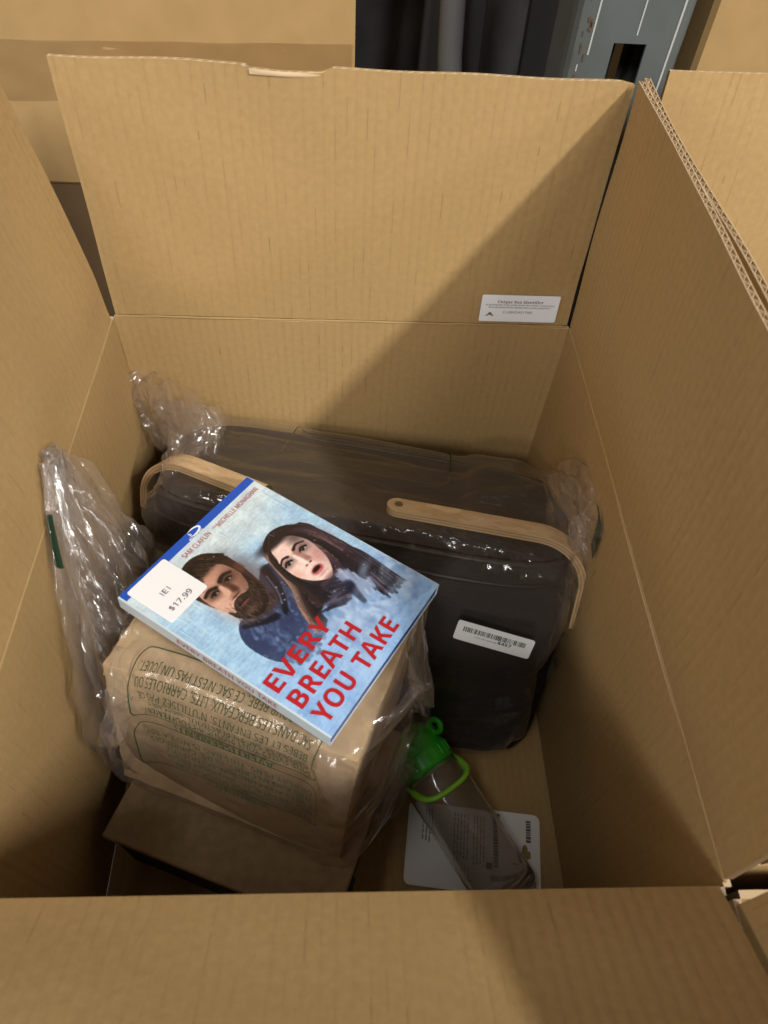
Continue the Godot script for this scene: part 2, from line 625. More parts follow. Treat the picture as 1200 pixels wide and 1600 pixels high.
# ======================================================================= corrugated board
# A panel: o is the inner face's lower corner, U along the width (length wu), V along the flutes (length hv), N towards the viewer's side. open_top shows the flutes.
func board(called: String, parent: Node3D, m: Material, o: Vector3, U: Vector3, wu: float, V: Vector3, hv: float, N: Vector3, opts := {}) -> MeshInstance3D:
	var t: float = opts.get("thick", 0.0042)
	var warp: float = opts.get("warp", 0.0)
	var nz := noise(opts.get("seed", 1), 3.5, 2)
	var notch: Callable = opts.get("notch", func(_x): return 0.0)
	var nu := 49
	var nv := 21
	var lin_t := 0.0006
	var sh: Vector2 = Vector2(rng.randf(), rng.randf())
	var place := func(x: float, f: float, depth: float) -> Vector3:
		var top: float = hv - float(notch.call(x)) if opts.get("open_top", false) else hv
		var y := top * f
		var wv := warp * nz.get_noise_2d(x, y) * 2.0 * smoothstep(0.0, 0.25, f)
		return o + U * x + V * y + N * (wv - depth)
	var meshes := []
	for layer in 2:
		var depths: Array = [0.0, lin_t] if layer == 0 else [t - lin_t, t]
		for side in 2:
			var pts := PackedVector3Array()
			var uv := PackedVector2Array()
			var uv2 := PackedVector2Array()
			for j in nv:
				for i in nu:
					var x := wu * i / (nu - 1)
					if side == 1:
						x = wu - x
					pts.append(place.call(x, float(j) / (nv - 1), depths[side]))
					uv.append(Vector2(x, float(j) / (nv - 1) * hv) + sh * 0.4)
					uv2.append(Vector2(x, float(j) / (nv - 1) * hv) + sh * 0.25)
			meshes.append(grid_mesh(pts, nu, nv, uv, false, uv2))
	var st := newst()
	for g in meshes:
		st.append_from(g, 0, Transform3D())
	var node := part(called, st.commit(), m, parent)
	# cut edges: liners, flutes
	var es := newst()
	var n := 96
	var strip := func(d0: float, d1: float):
		for i in n:
			var x0 := wu * i / n
			var x1 := wu * (i + 1) / n
			quad(es, place.call(x0, 1.0, d0), place.call(x1, 1.0, d0), place.call(x1, 1.0, d1), place.call(x0, 1.0, d1), Vector2(x0, d0) * 8, Vector2(x1, d0) * 8, Vector2(x1, d1) * 8, Vector2(x0, d1) * 8)
	if opts.get("open_top", false):
		strip.call(0.0, lin_t)
		strip.call(t - lin_t, t)
		var pitch := 0.0076
		var k := int(wu / pitch * 8)
		var mid := t * 0.5
		var amp := t * 0.5 - lin_t - 0.0002
		var dep := 0.03 / hv
		for i in k:
			var x0 := wu * i / k
			var x1 := wu * (i + 1) / k
			var a0 := mid + amp * (0.8 + 0.2 * nz.get_noise_1d(x0 * 30.0)) * sin(TAU * x0 / pitch + 1.6 * nz.get_noise_1d(x0 * 9.0))
			var a1 := mid + amp * (0.8 + 0.2 * nz.get_noise_1d(x1 * 30.0)) * sin(TAU * x1 / pitch + 1.6 * nz.get_noise_1d(x1 * 9.0))
			for s in [0.0002, -0.0002]:
				quad(es, place.call(x0, 1.0 - dep, a0 + s), place.call(x1, 1.0 - dep, a1 + s), place.call(x1, 0.9998, a1 + s), place.call(x0, 0.9998, a0 + s))
			quad(es, place.call(x0, 0.9998, a0 - 0.0002), place.call(x1, 0.9998, a1 - 0.0002), place.call(x1, 0.9998, a1 + 0.0002), place.call(x0, 0.9998, a0 + 0.0002))
	else:
		strip.call(0.0, t)
	for xx in [0.0, wu]:
		var ss := newst()
		for j in nv - 1:
			var f0 := float(j) / (nv - 1)
			var f1 := float(j + 1) / (nv - 1)
			quad(ss, place.call(xx, f0, 0.0), place.call(xx, f0, t), place.call(xx, f1, t), place.call(xx, f1, 0.0))
		part("side_cut", ss.commit(), M.board_dark, node)
	part("corrugated_edge", es.commit(), M.liner_edge, node)
	return node

func crease_bead(parent: Node3D, a: Vector3, b: Vector3, r: float, m: Material) -> void:
	var pts := PackedVector3Array()
	var nz := noise(int(a.x * 1000) + 17, 14.0, 2)
	for k in 41:
		var p := a.lerp(b, k / 40.0)
		pts.append(p + Vector3(0, nz.get_noise_1d(k * 0.05) * 0.0006, 0))
	part("crease", tube(pts, r, 8), m, parent)

func build_main_box():
	var box := thing("cardboard_box", "large open brown cardboard box with flaps up, holding all the goods", "box", Vector3(0, 0, D / 2))
	var X := Vector3.RIGHT
	var Y := Vector3.UP
	var Z := Vector3.BACK
	var hw := W / 2
	# bottom: two flaps meeting in the middle
	board("bottom_flap", box, M.board2, Vector3(-hw, 0, D), X, W, -Z, D / 2 - 0.001, Y, {"seed": 3, "warp": 0.001})
	board("bottom_flap", box, M.board, Vector3(-hw, 0, D / 2 - 0.001), X, W, -Z, D / 2 - 0.001, Y, {"seed": 4, "warp": 0.001})
	board("back_wall", box, M.board, Vector3(-hw, 0.001, 0), X, W, Y, H - 0.002, Z, {"seed": 5, "warp": 0.0012})
	board("front_wall", box, M.board2, Vector3(hw, 0.001, D), -X, W, Y, H - 0.002, -Z, {"seed": 6, "warp": 0.0})
	board("left_wall", box, M.board2, Vector3(-hw, 0.001, D), -Z, D, Y, H - 0.002, X, {"seed": 7, "warp": 0.0012})
	board("right_wall", box, M.board, Vector3(hw, 0.001, 0), Z, D, Y, H - 0.002, -X, {"seed": 8, "warp": 0.0012})
	# flaps
	var tb := deg_to_rad(85.8)
	var Vb := Vector3(0, sin(tb), -cos(tb))
	var Nb := Vector3(0, cos(tb), sin(tb))
	var notch := func(x: float) -> float:
		var c := 0.0
		if x > 0.133 and x < 0.191:
			c = 0.0022 + 0.0016 * smoothstep(0.133, 0.16, x) * (1.0 - smoothstep(0.18, 0.191, x))
		c += 0.002 * smoothstep(0.39, 0.4, x)
		return c + 0.0005 * sin(x * 60.0)
	var bf := board("back_flap", box, M.board2, Vector3(-hw + 0.002, H + 0.002, 0), X, W - 0.0045, Vb, FL, Nb, {"seed": 9, "warp": 0.002, "open_top": true, "notch": notch})
	# torn lip where the edge is crushed
	var lip := PackedVector3Array()
	var luv := PackedVector2Array()
	for j in 3:
		for i in 17:
			var f := i / 16.0
			var x := 0.134 + 0.056 * f
			var sag: float = sin(PI * f) * 0.0012
			lip.append(Vector3(-hw + 0.002 + x, H + 0.002, 0) + Vb * (FL - 0.0022 - sag - j * 0.0017) + Nb * (0.0004 + 0.0018 * sin(PI * j / 2.0) * sin(PI * f)))
			luv.append(Vector2(x, j * 0.002))
	part("crushed_lip", grid_mesh(lip, 17, 3, luv), M.liner_edge, bf)
	var tl := deg_to_rad(83.4)
	board("left_flap", box, M.board, Vector3(-hw, H + 0.002, D - 0.004), -Z, D - 0.012, Vector3(-cos(tl), sin(tl), 0), FL, Vector3(sin(tl), cos(tl), 0), {"seed": 10, "warp": 0.003, "open_top": true})
	var tr := deg_to_rad(91.2)
	board("right_flap", box, M.board, Vector3(hw, H + 0.002, 0.0015), Z, D - 0.0045, Vector3(cos(tr), sin(tr), -0.04), FL + 0.003, Vector3(-sin(tr), cos(tr), 0), {"seed": 12, "warp": 0.0015, "open_top": true})
	var tf := deg_to_rad(30)
	board("front_flap", box, M.board2, Vector3(hw - 0.004, H + 0.002, D), -X, W - 0.006, Vector3(0, sin(tf), cos(tf)), FL, Vector3(0, cos(tf), -sin(tf)), {"seed": 13, "warp": 0.0016, "open_top": true})
	# crease lines along the scores
	crease_bead(box, Vector3(-hw + 0.001, H, -0.0006), Vector3(hw - 0.004, H, -0.0006), 0.0011, M.crease)
	crease_bead(box, Vector3(-hw - 0.0006, H, 0.006), Vector3(-hw - 0.0006, H, D - 0.002), 0.0011, M.crease)
	crease_bead(box, Vector3(hw + 0.0006, H, 0.006), Vector3(hw + 0.0006, H, D - 0.002), 0.0011, M.crease)
	crease_bead(box, Vector3(-hw + 0.001, H, D + 0.001), Vector3(hw - 0.003, H, D + 0.001), 0.0012, M.crease)
	# white label near the crease of the back flap
	var lo := Vector3(0.1535, H + 0.002, 0) + Vb * 0.0165 + Nb * 0.0012
	var lb := part("identifier_label", sheet(lo, X, Vb, 0.0345, 0.0132, 0.0012, 0.0003), M.label, box)
	lb.set_meta("label", "white printed box identifier label on the back flap")
	var o := lo + Nb * 0.00045
	var st := newst()
	text_into(st, "Unique Box Identifier", font_serif, o + Vb * 0.0055, X, Vb, 0.0026, 0.041, 1)
	part("printed_text", st.commit(), M.ink_grey, lb)
	st = newst()
	text_into(st, "(A photograph of the inside of this box and its contents has", font_serif, o + Vb * 0.0031, X, Vb, 0.0013, 0.061, 1)
	text_into(st, "been documented for quality and security purposes.)", font_serif, o + Vb * 0.0007, X, Vb, 0.0013, 0.055, 1)
	text_into(st, "CLA843451760", font_sans, o - Vb * 0.0047 - X * 0.001, X, Vb, 0.0024, 0.026, 1)
	part("printed_text", st.commit(), M.ink_grey, lb)
	# little winged emblem
	st = newst()
	var e := o - X * 0.0255 - Vb * 0.0072
	for k in 12:
		var a0 := PI * k / 12.0
		var a1 := PI * (k + 1) / 12.0
		var q0 := e + X * cos(a0) * 0.0018 + Vb * (sin(a0) * 0.0026 + 0.0008)
		var q1 := e + X * cos(a1) * 0.0018 + Vb * (sin(a1) * 0.0026 + 0.0008)
		for v in [e + Vb * 0.0008, q1, q0]:
			vert(st, Nb, v, Vector2.ZERO)
	for s in [-1.0, 1.0]:
		var tri := [e + X * s * 0.0012 + Vb * 0.0016, e + X * s * 0.0042, e + X * s * 0.001 - Vb * 0.0004]
		for v in (tri if s > 0.0 else [tri[0], tri[2], tri[1]]):
			vert(st, Nb, v, Vector2.ZERO)
	part("emblem", st.commit(), M.ink_grey, lb)
	st = newst()
	bar_into(st, e + Nb * 0.0001, X, Vb, -0.0007, 0.0008, 0.0014, 0.0013)
	part("emblem_centre", st.commit(), M.ink_red, lb)

func build_neighbour_box():
	var box := thing("neighbouring_box", "second open cardboard box close against the right side of the large box", "box", Vector3(0.42, 0, D / 2))
	var X := Vector3.RIGHT
	var Y := Vector3.UP
	var Z := Vector3.BACK
	var x0 := 0.2168
	var DN := 0.443
	var tl := deg_to_rad(91.5)
	board("side_wall", box, M.board2, Vector3(x0, 0, DN), -Z, DN, Y, H, X, {"seed": 20})
	board("side_flap", box, M.board2, Vector3(x0, H + 0.002, DN - 0.003), -Z, DN + 0.016, Vector3(cos(tl), sin(tl), 0), FL + 0.0005, Vector3(sin(tl), -cos(tl), 0), {"seed": 21, "warp": 0.002, "open_top": true})
	var tb := deg_to_rad(80.0)
	board("back_wall", box, M.board, Vector3(x0, 0, -0.012), X, W, Y, H, Z, {"seed": 22})
	board("back_flap", box, M.board, Vector3(x0 + 0.018, H + 0.002, -0.012), X, W - 0.02, Vector3(0, sin(tb), -cos(tb)), FL - 0.001, Vector3(0, cos(tb), sin(tb)), {"seed": 23, "warp": 0.003, "open_top": true})
	board("far_wall", box, M.board2, Vector3(x0 + W, 0, 0), Z, DN, Y, H, -X, {"seed": 24})
	board("front_wall", box, M.board, Vector3(x0 + W, 0, DN), -X, W, Y, H, -Z, {"seed": 25})
	var tf := deg_to_rad(86)
	board("front_flap", box, M.board, Vector3(x0 + W - 0.004, H + 0.002, DN), -X, W - 0.012, Vector3(0, sin(tf), cos(tf)), FL, Vector3(0, cos(tf), -sin(tf)), {"seed": 26, "warp": 0.002, "open_top": true})
	part("bottom", cbox(Vector3(W, 0.004, DN), 0.0005, Transform3D(Basis(), Vector3(x0 + W / 2, 0.003, DN / 2))), M.board_dark, box)

	# a third open box in front of that one: its flap is the brown board seen past the front right corner
	var z0 := D + 0.006
	x0 = 0.2095
	var third := thing("adjoining_box", "third open cardboard box, just a strip of its flap seen at the lower right corner", "box", Vector3(0.42, 0, z0 + D / 2))
	board("side_wall", third, M.board2, Vector3(x0, 0, z0 + D), -Z, D, Y, H, X, {"seed": 30})
	board("side_flap", third, M.board, Vector3(x0, H + 0.002, z0 + D - 0.003), -Z, D - 0.006, Vector3(-0.02, 1, 0).normalized(), FL, Vector3(1, 0.02, 0).normalized(), {"seed": 31, "warp": 0.002, "open_top": true})
	board("back_wall", third, M.board, Vector3(x0, 0, z0), X, W, Y, H, Z, {"seed": 32})
	board("far_wall", third, M.board2, Vector3(x0 + W, 0, z0), Z, D, Y, H, -X, {"seed": 33})
	board("front_wall", third, M.board, Vector3(x0 + W, 0, z0 + D), -X, W, Y, H, -Z, {"seed": 34})
	part("bottom", cbox(Vector3(W, 0.004, D), 0.0005, Transform3D(Basis(), Vector3(x0 + W / 2, 0.003, z0 + D / 2))), M.board_dark, third)

# ======================================================================= setting
func build_setting():
	var g := MeshInstance3D.new()
	g.name = "floor"
	var pm := PlaneMesh.new()
	pm.size = Vector2(8, 8)
	g.mesh = pm
	g.material_override = M.concrete
	g.position = Vector3(0, -0.006, 0)
	add_child(g)
	g.set_meta("kind", "structure")
	g.set_meta("label", "grey concrete warehouse floor under the boxes")
	# stacked cartons behind the box on the left
	var up := thing("stacked_carton", "big closed taped carton behind the box, upper one of the stack at left", "carton", Vector3(-0.3, 0.367, -0.3))
	part("carton_body", cbox(Vector3(0.62, 0.42, 0.36), 0.003, Transform3D(Basis(), Vector3(-0.3045, 0.368 + 0.21, -0.28))), M.board_far, up)
	var tp := PackedVector3Array()
	var tuv := PackedVector2Array()
	for j in 9:
		for i in 41:
			var f := i / 40.0
			var x := -0.42 + 0.4248 * f
			var y := 0.446 + 0.044 * j / 8.0 - 0.012 * (1.0 - f)
			tp.append(Vector3(x, y, -0.0994 + 0.0007 * sin(j * 1.3 + f * 9.0) * sin(f * 31.0)))
			tuv.append(Vector2(x, y) * 4)
	part("packing_tape", grid_mesh(tp, 41, 9, tuv), M.tape, up)
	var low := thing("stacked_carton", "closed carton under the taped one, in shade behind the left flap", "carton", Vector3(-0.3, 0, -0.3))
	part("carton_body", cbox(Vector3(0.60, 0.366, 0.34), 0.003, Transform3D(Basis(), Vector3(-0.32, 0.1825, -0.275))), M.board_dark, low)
	# dark sheeting behind
	var pts := PackedVector3Array()
	var uv := PackedVector2Array()
	var nz := noise(81, 2.2, 3)
	for j in 25:
		for i in 81:
			var x := -0.1 + 0.62 * i / 80.0
			var y := 0.75 * j / 24.0 - 0.004
			var fold := 0.012 * sin(x * 46.0 + 2.0 * nz.get_noise_2d(x * 2.0, y)) + 0.03 * nz.get_noise_2d(x * 1.6, y * 0.6)
			pts.append(Vector3(x, y, -0.47 + fold))
			uv.append(Vector2(x, y))
	var sh := MeshInstance3D.new()
	sh.name = "dark_sheeting"
	sh.mesh = grid_mesh(pts, 81, 25, uv)
	sh.material_override = M.black_sheet
	add_child(sh)
	tag(sh, "dark grey hanging plastic sheeting between the stacked cartons and steel post", "sheeting")
	# dark frame posts and a grey tube in front of it
	var ch := thing("folded_frame", "black metal frame with a grey tubular leg behind the back flap", "frame", Vector3(0.08, 0, -0.3))
	part("frame_post", cbox(Vector3(0.026, 0.62, 0.02), 0.002, Transform3D(Basis(Vector3.FORWARD, 0.03), Vector3(0.085, 0.31, -0.32))), M.dark_metal, ch)
	part("frame_post", cbox(Vector3(0.03, 0.62, 0.02), 0.002, Transform3D(Basis(Vector3.FORWARD, -0.02), Vector3(0.128, 0.31, -0.33))), M.dark_metal, ch)
	part("frame_post", cbox(Vector3(0.03, 0.62, 0.02), 0.002, Transform3D(Basis(Vector3.FORWARD, -0.01), Vector3(0.208, 0.31, -0.36))), M.dark_metal, ch)
	part("tubular_leg", tube(PackedVector3Array([Vector3(0.094, 0.62, -0.30), Vector3(0.099, 0.50, -0.292), Vector3(0.102, 0.42, -0.28), Vector3(0.112, 0.33, -0.262), Vector3(0.13, -0.004, -0.22)]), 0.0125, 14), M.grey_tube, ch)
	# steel rack upright with slots
	var post := thing("rack_upright", "grey painted steel rack upright with a slot and rust marks", "rack post", Vector3(0.22, 0, -0.14))
	var st := newst()
	var z := -0.1
	var xl := 0.176
	var xr := 0.2635
	# front face with real slots: columns of strips around the openings
	var sx0 := 0.2065
	var sx1 := 0.2325
	var top := 0.9
	var slots := []
	for k in 12:
		slots.append([0.462 - 0.0762 * 6 + 0.0762 * k, 0.499 - 0.0762 * 6 + 0.0762 * k])
	quad(st, Vector3(xl, -0.004, z), Vector3(sx0, -0.004, z), Vector3(sx0, top, z), Vector3(xl, top, z), Vector2(xl, 0), Vector2(sx0, 0), Vector2(sx0, top), Vector2(xl, top))
	quad(st, Vector3(sx1, -0.004, z), Vector3(xr - 0.01, -0.004, z), Vector3(xr - 0.01, top, z), Vector3(sx1, top, z), Vector2(sx1, 0), Vector2(xr, 0), Vector2(xr, top), Vector2(sx1, top))
	var y0 := -0.004
	for s in slots + [[top, top]]:
		quad(st, Vector3(sx0, y0, z), Vector3(sx1, y0, z), Vector3(sx1, s[0], z), Vector3(sx0, s[0], z), Vector2(sx0, y0), Vector2(sx1, y0), Vector2(sx1, s[0]), Vector2(sx0, s[0]))
		if s[0] < top:
			for side in [[Vector3(sx0, s[0], z), Vector3(sx0, s[1], z)], [Vector3(sx0, s[1], z), Vector3(sx1, s[1], z)], [Vector3(sx1, s[1], z), Vector3(sx1, s[0], z)], [Vector3(sx1, s[0], z), Vector3(sx0, s[0], z)]]:
				quad(st, side[0], side[1], side[1] + Vector3(0, 0, -0.003), side[0] + Vector3(0, 0, -0.003))
		y0 = s[1]
	# bevels and returns
	var prof := [Vector2(xr - 0.01, z), Vector2(xr - 0.002, z - 0.003), Vector2(xr, z - 0.010), Vector2(xr, z - 0.085), Vector2(xr - 0.02, z - 0.085)]
	for k in prof.size() - 1:
		var a: Vector2 = prof[k]
		var b: Vector2 = prof[k + 1]
		quad(st, Vector3(a.x, -0.004, a.y), Vector3(b.x, -0.004, b.y), Vector3(b.x, top, b.y), Vector3(a.x, top, a.y), Vector2(a.x, 0), Vector2(b.x + a.y, 0), Vector2(b.x + a.y, top), Vector2(a.x, top))
	prof = [Vector2(xl - 0.004, z - 0.06), Vector2(xl - 0.004, z - 0.012), Vector2(xl - 0.003, z - 0.004), Vector2(xl, z)]
	for k in prof.size() - 1:
		var a: Vector2 = prof[k]
		var b: Vector2 = prof[k + 1]
		quad(st, Vector3(a.x, -0.004, a.y), Vector3(b.x, -0.004, b.y), Vector3(b.x, top, b.y), Vector3(a.x, top, a.y), Vector2(a.y, 0), Vector2(b.y, 0), Vector2(b.y, top), Vector2(a.y, top))
	part("channel", st.commit(), M.steel, post)
	part("inner_bracket", cbox(Vector3(0.03, 0.88, 0.004), 0.001, Transform3D(Basis(Vector3.UP, 0.5), Vector3(0.208, 0.44, -0.135))), M.steel_dark, post)
	# bare scratches on the paint
	var sc := newst()
	for s in [[0.2515, 0.455, 0.0016, 0.1], [0.222, 0.505, 0.0012, 0.03], [0.1875, 0.49, 0.0014, 0.05], [0.1815, 0.462, 0.001, 0.004], [0.1815, 0.47, 0.001, 0.004], [0.1815, 0.478, 0.001, 0.005]]:
		bar_into(sc, Vector3(0, 0, z + 0.0004), Vector3(1, 0.0, 0), Vector3(0.02, 1, 0), s[0] - 0.01, s[1], s[2], s[3])
	part("scratch_marks", sc.commit(), mat(lin(0.42, 0.43, 0.42), 0.6), post).set_meta("kind", "stuff")
	sc = newst()
	var rr := RandomNumberGenerator.new()
	rr.seed = 5
	for k in 14:
		var y := rr.randf_range(0.455, 0.545)
		bar_into(sc, Vector3(0, 0, z + 0.0006), Vector3.RIGHT, Vector3.UP, rr.randf_range(0.1795, 0.186) if k < 16 else rr.randf_range(0.197, 0.206), y, rr.randf_range(0.0005, 0.0016), rr.randf_range(0.001, 0.007))
	part("rust_spots", sc.commit(), mat(lin(0.11, 0.06, 0.025), 0.9), post).set_meta("kind", "stuff")
	# carton standing on the far right
	var far := thing("far_carton", "brown carton behind the steel post at the far right, its left side in shade", "carton", Vector3(0.55, 0, -0.3))
	part("carton_body", cbox(Vector3(0.5, 0.8, 0.4), 0.004, Transform3D(Basis(Vector3.UP, -0.06), Vector3(0.5475, 0.395, -0.31))), M.board_far, far)

# ======================================================================= convex hulls used for collisions: list of planes
func hexa_planes(c: Array) -> Array:
	# corners: 0 FL 1 FR 2 BR 3 BL of the top, 4..7 of the bottom
	var ctr := Vector3.ZERO
	for p in c:
		ctr += p / 8.0
	var out := []
	for f in [[0, 1, 2], [4, 5, 6], [0, 1, 5], [1, 2, 6], [2, 3, 7], [3, 0, 4]]:
		var n: Vector3 = (c[f[1]] - c[f[0]]).cross(c[f[2]] - c[f[0]]).normalized()
		if n.dot(ctr - c[f[0]]) > 0.0:
			n = -n
		out.append(Plane(n, c[f[0]]))
	return out

# box of eight corners with crumpled, slightly rounded faces
func hexa_mesh(c: Array, amp: float, freq: Vector3, seed_: int, n := 28, round_ := 0.004) -> ArrayMesh:
	var st := newst()
	var nz := noise(seed_, 1.0, 3)
	nz.fractal_type = FastNoiseLite.FRACTAL_RIDGED
	var planes := hexa_planes(c)
	for f in [[3, 0, 1, 2], [0, 4, 5, 1], [1, 5, 6, 2], [2, 6, 7, 3], [3, 7, 4, 0], [4, 7, 6, 5]]:
		var pts := PackedVector3Array()
		var uv := PackedVector2Array()
		for j in n + 1:
			for i in n + 1:
				# denser towards the edges
				var u := 0.5 - 0.5 * cos(PI * i / n)
				var v := 0.5 - 0.5 * cos(PI * j / n)
				var p: Vector3 = c[f[0]].lerp(c[f[1]], v).lerp(c[f[3]].lerp(c[f[2]], v), u)
				# round the edges: move in from every plane that is nearly touched
				var shift := Vector3.ZERO
				for pl in planes:
					var d: float = -pl.distance_to(p)
					if d < round_:
						shift -= pl.normal * pow(1.0 - d / round_, 2.0) * round_ * 0.3
				var q := p * freq
				shift += Vector3(nz.get_noise_3d(q.x, q.y, q.z), nz.get_noise_3d(q.x + 31.0, q.y, q.z), nz.get_noise_3d(q.x, q.y + 57.0, q.z)) * amp
				pts.append(p + shift)
				uv.append(Vector2(u * c[f[0]].distance_to(c[f[3]]), v * c[f[0]].distance_to(c[f[1]])))
		st.append_from(grid_mesh(pts, n + 1, n + 1, uv), 0, Transform3D())
	return st.commit()

var carton_c := [Vector3(-0.160, 0.266, 0.311), Vector3(0.0125, 0.260, 0.377), Vector3(0.064, 0.256, 0.247), Vector3(-0.107, 0.262, 0.182),
	Vector3(-0.186, 0.104, 0.354), Vector3(0.000, 0.104, 0.402), Vector3(0.056, 0.104, 0.262), Vector3(-0.130, 0.104, 0.205)]

func build_carton():
	var o := thing("kraft_parcel", "kraft paper wrapped parcel in a clear bag under the film case", "parcel", Vector3(-0.07, 0.062, 0.3))
	part("paper_wrapping", hexa_mesh(carton_c, 0.0010, Vector3(14, 45, 14), 91, 44, 0.005), M.paper, o)

func build_flat_carton():
	var o := thing("flat_carton", "low flat brown box on the bottom, under the wrapped parcel", "box", Vector3(-0.09, 0.001, 0.36))
	var u := Vector3(0.9377, 0, 0.3475)
	var b := Basis(u, Vector3.UP, u.cross(Vector3.UP))
	var c := Vector3(-0.187, 0, 0.3805) + u * 0.098 - b.z * 0.08
	part("lid_board", cbox(Vector3(0.196, 0.009, 0.16), 0.0012, Transform3D(b, c + Vector3(0, 0.0965, 0))), M.flatbox, o)
	part("dark_core", cbox(Vector3(0.186, 0.085, 0.15), 0.001, Transform3D(b, c + Vector3(0, 0.0495, 0))), M.flat_core, o)
	part("base_board", cbox(Vector3(0.190, 0.074, 0.153), 0.001, Transform3D(b, c + Vector3(0, 0.0415, 0.0))), M.flat_rim, o)
	part("pull_tab", cbox(Vector3(0.004, 0.016, 0.012), 0.001, Transform3D(b, c + u * 0.0985 + b.z * 0.045 + Vector3(0, 0.087, 0))), M.flat_core, o)

# ======================================================================= tote
var te := Vector3(0.9781, 0, 0.208)
var tF: Vector3
var tD: Vector3
var trim_ := Vector3(0.066, 0.228, 0.193)

func tote_corner(a: float, b: float, d: float) -> Vector3:
	# a along, b back from the front rim, d down
	return trim_ + te * a - tF * b + tD * d

func build_tote():
	var ff := Vector3(-0.208, 0, 0.9781)
	var tl := deg_to_rad(20.0)
	tF = ff * cos(tl) + Vector3.UP * sin(tl)
	tD = ff * sin(tl) - Vector3.UP * cos(tl)
	var o := thing("cooler_basket", "dark fabric cooler basket with two bent plywood handles, in a clear bag", "basket", Vector3(0.02, 0.01, 0.18))
	# body: rounded-rectangle rings from rim to bottom
	var aL := -0.245
	var aR := 0.124
	var N := 96
	var pts := PackedVector3Array()
	var uv := PackedVector2Array()
	var nz := noise(101, 9.0, 3)
	var rows := 26
	for j in rows:
		var f := float(j) / (rows - 1)
		for i in N + 1:
			var s := superellipse(TAU * i / N, 5.0)
			var a := (aL + aR) * 0.5 + s.x * (aR - aL) * 0.5 + 0.014 * f * maxf(0.0, s.x)
			var b := 0.0775 - s.y * 0.0775 * (1.0 - 0.03 * f)
			var dlen := lerpf(0.236, 0.168, clampf(b / 0.155, 0, 1))
			var p := tote_corner(a, b, dlen * f)
			var bulge := 0.006 * sin(PI * f) + 0.003 * nz.get_noise_3dv(p * 3.0)
			if f < 0.01:
				bulge = 0.0
			p += (te * s.x - tF * -s.y).normalized() * bulge
			pts.append(p)
			uv.append(Vector2(float(i) / N, f * 0.25))
	part("fabric_body", grid_mesh(pts, N + 1, rows, uv, true), M.fabric, o)
	# lid: shallow dome
	pts = PackedVector3Array()
	uv = PackedVector2Array()
	for j in 19:
		var f := j / 18.0
		for i in N + 1:
			var s := superellipse(TAU * i / N, 5.0) * f
			var a := (aL + aR) * 0.5 + s.x * (aR - aL) * 0.5 * 0.985
			var b := 0.0775 - s.y * 0.0775 * 0.97
			var p := tote_corner(a, b, -0.002 - 0.006 * (1.0 - f * f) + 0.0018 * nz.get_noise_2d(a * 30, b * 30))
			pts.append(p)
			uv.append(Vector2(a, b))
	part("lid", grid_mesh(pts, N + 1, 19, uv, true), M.lid_fabric, o)
	# rim piping and zip band
	for k in 2:
		var ring := PackedVector3Array()
		for i in N:
			var s := superellipse(TAU * i / N, 5.0)
			ring.append(tote_corner((aL + aR) * 0.5 + s.x * ((aR - aL) * 0.5 + 0.001), 0.0775 - s.y * 0.0785, 0.0 if k == 0 else 0.022))
		part("piping", tube(ring, 0.0026, 8, true), M.piping, o)
	# kraft paper sleeve on the front
	pts = PackedVector3Array()
	uv = PackedVector2Array()
	for j in 9:
		for i in 9:
			pts.append(tote_corner(-0.062 + 0.075 * i / 8.0, -0.0105 - 0.0015 * sin(i * 0.9), 0.03 + 0.14 * j / 8.0))
			uv.append(Vector2(i, j) * 0.02)
	part("paper_sleeve", grid_mesh(pts, 9, 9, uv), M.flatbox, o)
	# handles: bent plywood straps
	handle(o, -0.027, 0.1355, 0.030, 0.0, 1.0)
	handle(o, -0.142, -0.262, 0.015, deg_to_rad(-18.0), -1.0)

